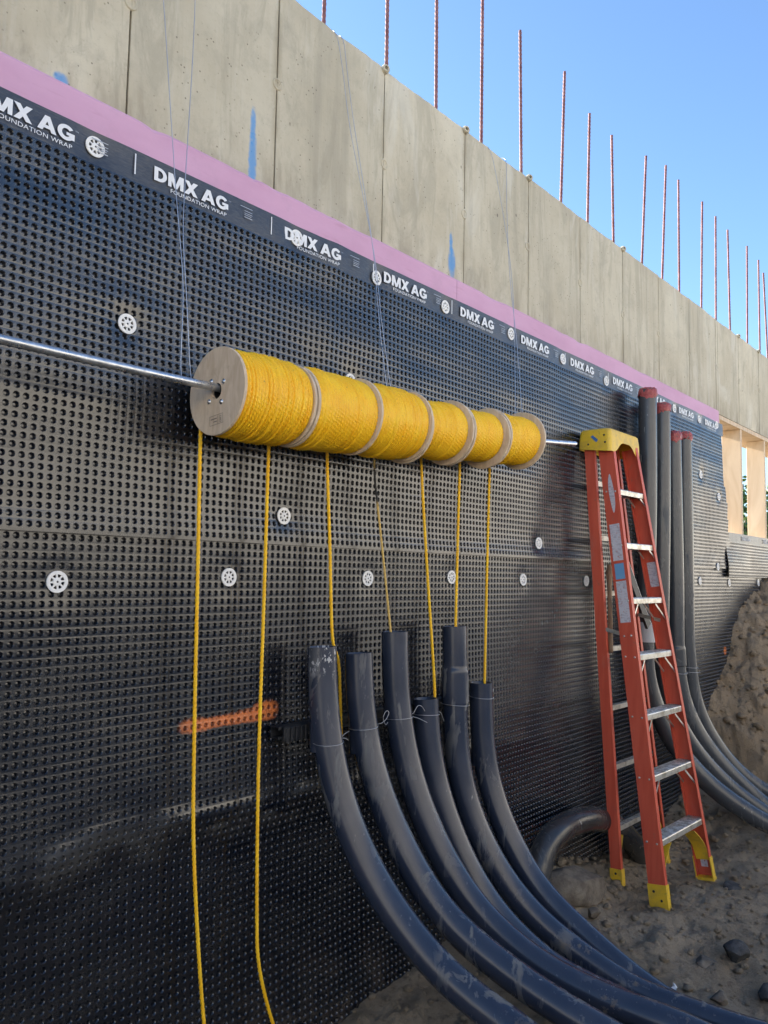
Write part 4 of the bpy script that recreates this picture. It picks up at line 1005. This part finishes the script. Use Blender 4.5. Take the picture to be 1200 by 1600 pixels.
# things leaning behind the ladder
mb = MB(); P = spline([(4.14, -.16, 1.78), (4.12, -.17, 1.66), (4.095, -.185, 1.50), (4.07, -.20, 1.30)], 8)
mb.tube(P, np.interp(np.arange(len(P)), [0, 3, 8, len(P)-1], [.010, .020, .013, .012]), 10); o = mb.build('wooden_stick', OLDWOOD, None, True, P[-1]); tag(o, 'worn brown wooden stick hooked behind the left ladder rail', 'stick')
t = thing('dark_panel', (4.6, -.19, 1.45), 'narrow black panel with pale edge slanting behind the ladder rails', 'panel')
a, b = V([4.36, -.17, 1.80]), V([4.62, -.19, 1.44]); d = (b-a)/np.linalg.norm(b-a); s = np.cross(d, [0, 1, 0])
mb = MB(); mb.extrude([(-.055, -.008), (.0, -.008), (.0, .008), (-.055, .008)], a, b, s, (0, 1, 0)); mb.build('board', DKBOARD, t)
mb = MB(); mb.extrude([(.0005, -.006), (.006, -.006), (.006, .006), (.0005, .006)], a, b, s, (0, 1, 0)); mb.build('edge_strip', WHITE, t)
mb = MB(); mb.cbox(V([5.58, -.085, -.02]), V([5.64, -.04, .40]), .004); o = mb.build('wooden_stake', OLDWOOD, None, False, (5.6, -.06, 0)); tag(o, 'short brown wooden stake at the wall foot behind the ladder', 'stake')

# ------------------------------------------------------------------ timber window buck
bk = thing('timber_buck', (8.1, .19, ZO0), 'pale spruce plank framing inside the opening in the concrete wall', 'window frame')
MB().cbox(V([XO0+.002, .052, ZO1-.04]), V([XO1-.002, .34, ZO1-.002]), .002).build('header_plank', STUD, bk)
MB().cbox(V([XO0+.002, .052, ZO0+.002]), V([XO1-.002, .34, ZO0+.04]), .002).build('sill_plank', STUD, bk)
for x in (XO0+.022, 7.262, 7.975, 8.70, XO1-.022): MB().cbox(V([x-.019, .054, ZO0+.041]), V([x+.019, .215, ZO1-.041]), .002).build('stud', STUD, bk)

# ------------------------------------------------------------------ stones and scrap
def stone(x, y, r, seed, mat, label, squash, sink=.35, name='rock', rz=0):
    v, f = ico(r, seed, 3, .05, squash); v = v+.006*r*rng.normal(size=v.shape)
    c, s = math.cos(rz), math.sin(rz); v = v@V([[c, -s, 0], [s, c, 0], [0, 0, 1]]).T
    z = float(ground_h(x, y)); o = mesh_obj(name, v+V([x, y, z+r*squash[2]*(1-2*sink)]), f, mat, None, 'auto', (x, y, z)); return tag(o, label, 'rock', 'loose rocks on the soil')
stone(3.58, -.22, .21, 3, ROCK, 'large brown slab of rock beside the arched black pipe', (1.05, .55, .56), .36, rz=-.35)
stone(3.515, -.365, .042, 5, ROCK, 'small rounded brown stone in front of the large rock slab', (1, .8, .7), .2)
stone(3.73, -.93, .072, 8, ROCKD, 'dark angular rock alone on the open soil', (1, .8, .7), .3)
stone(3.60, -.85, .055, 18, ROCK, 'half buried brown rock touching the dark angular rock', (1.2, .9, .5), .5)
stone(3.52, -1.13, .062, 9, ROCKD, 'dark rock at the right edge of the picture', (1, .9, .7), .3)
stone(3.33, -.99, .045, 12, ROCK, 'small clod-like stone between the paper scrap and right edge', (1, .9, .6), .45)
stone(4.55, -.66, .06, 14, ROCKD, 'flat grey stone under the right ladder foot', (1.3, .8, .5), .5)
pv = []
for i in range(5):
    for j in range(3): pv.append((3.235+.016*i-.006*j, -.835-.012*j+.004*i, float(ground_h(3.235, -.835))+.008+.006*math.sin(i*1.7+j*2.1)))
pf = [(i*3+j, i*3+j+3, i*3+j+4, i*3+j+1) for i in range(4) for j in range(2)]
pv2 = [(a, b, c+.0008) for a, b, c in pv]
o = mesh_obj('paper_scrap', pv+pv2, pf+[tuple(15+q for q in f)[::-1] for f in pf], WHITE, None, False, (3.26, -.84, .05)); tag(o, 'tiny crumpled white paper scrap on the bare soil', 'paper')

# ------------------------------------------------------------------ trees seen through the opening
def m_leaf():
    t = MT('leaves', rough=.6); p = t.pos()
    t.col(t.mix(t.ramp(t.noise(p, 1.6, 3), .35, .65), (.05, .11, .022), (.12, .20, .05))); return t.m
LEAF = m_leaf(); BARK = m_wood('bark', (.10, .075, .05), (.17, .13, .09), (20, 20, 3))
def tree(x, y, h, w2, seed, label):
    g = np.random.default_rng(seed); t = thing('tree', (x, y, .1), label, 'tree', 'trees beyond the wall opening')
    mb = MB(); mb.tube(spline([(x, y, -.1), (x+.05, y, h*.3), (x-.08, y+.05, h*.6), (x, y, h*.92)], 6), np.linspace(.14, .02, 19), 8)
    for k in range(12):
        a = g.random()*6.28; z = h*(.25+.55*g.random()); L = w2*(.6+.4*g.random())
        mb.tube(spline([(x, y, z), (x+math.cos(a)*L*.5, y+math.sin(a)*L*.5, z+.3), (x+math.cos(a)*L, y+math.sin(a)*L, z+.45)], 4), np.linspace(.05, .01, 9), 5)
    mb.build('trunk', BARK, t, True)
    n = 5200; cl = g.normal(size=(46, 3)); cl /= np.linalg.norm(cl, axis=1)[:, None]; cl *= (.45+.55*g.random((46, 1))); cl *= V([w2, w2, h*.40])
    c = cl[g.integers(0, 46, n)]+g.normal(size=(n, 3))*.24; c += V([x, y, h*.58])
    a = g.normal(size=(n, 3)); a /= np.linalg.norm(a, axis=1)[:, None]; b = np.cross(a, g.normal(size=(n, 3))); b /= np.linalg.norm(b, axis=1)[:, None]
    s = .06+.05*g.random((n, 1)); v = np.stack([c-a*s, c+b*s*.5, c+a*s, c-b*s*.5], 1).reshape(-1, 3)
    fast_obj('crown', v, np.arange(n*4).reshape(-1, 4), LEAF, False, t)
tree(21.5, 4.25, 4.6, 1.5, 1, 'leafy green tree seen through the gap between the spruce planks')
tree(24.5, 3.4, 4.2, 1.6, 2, 'green tree farther back, right of the plank gap')
tree(18.5, 4.7, 4.0, 1.4, 3, 'nearest green tree behind the left spruce plank')
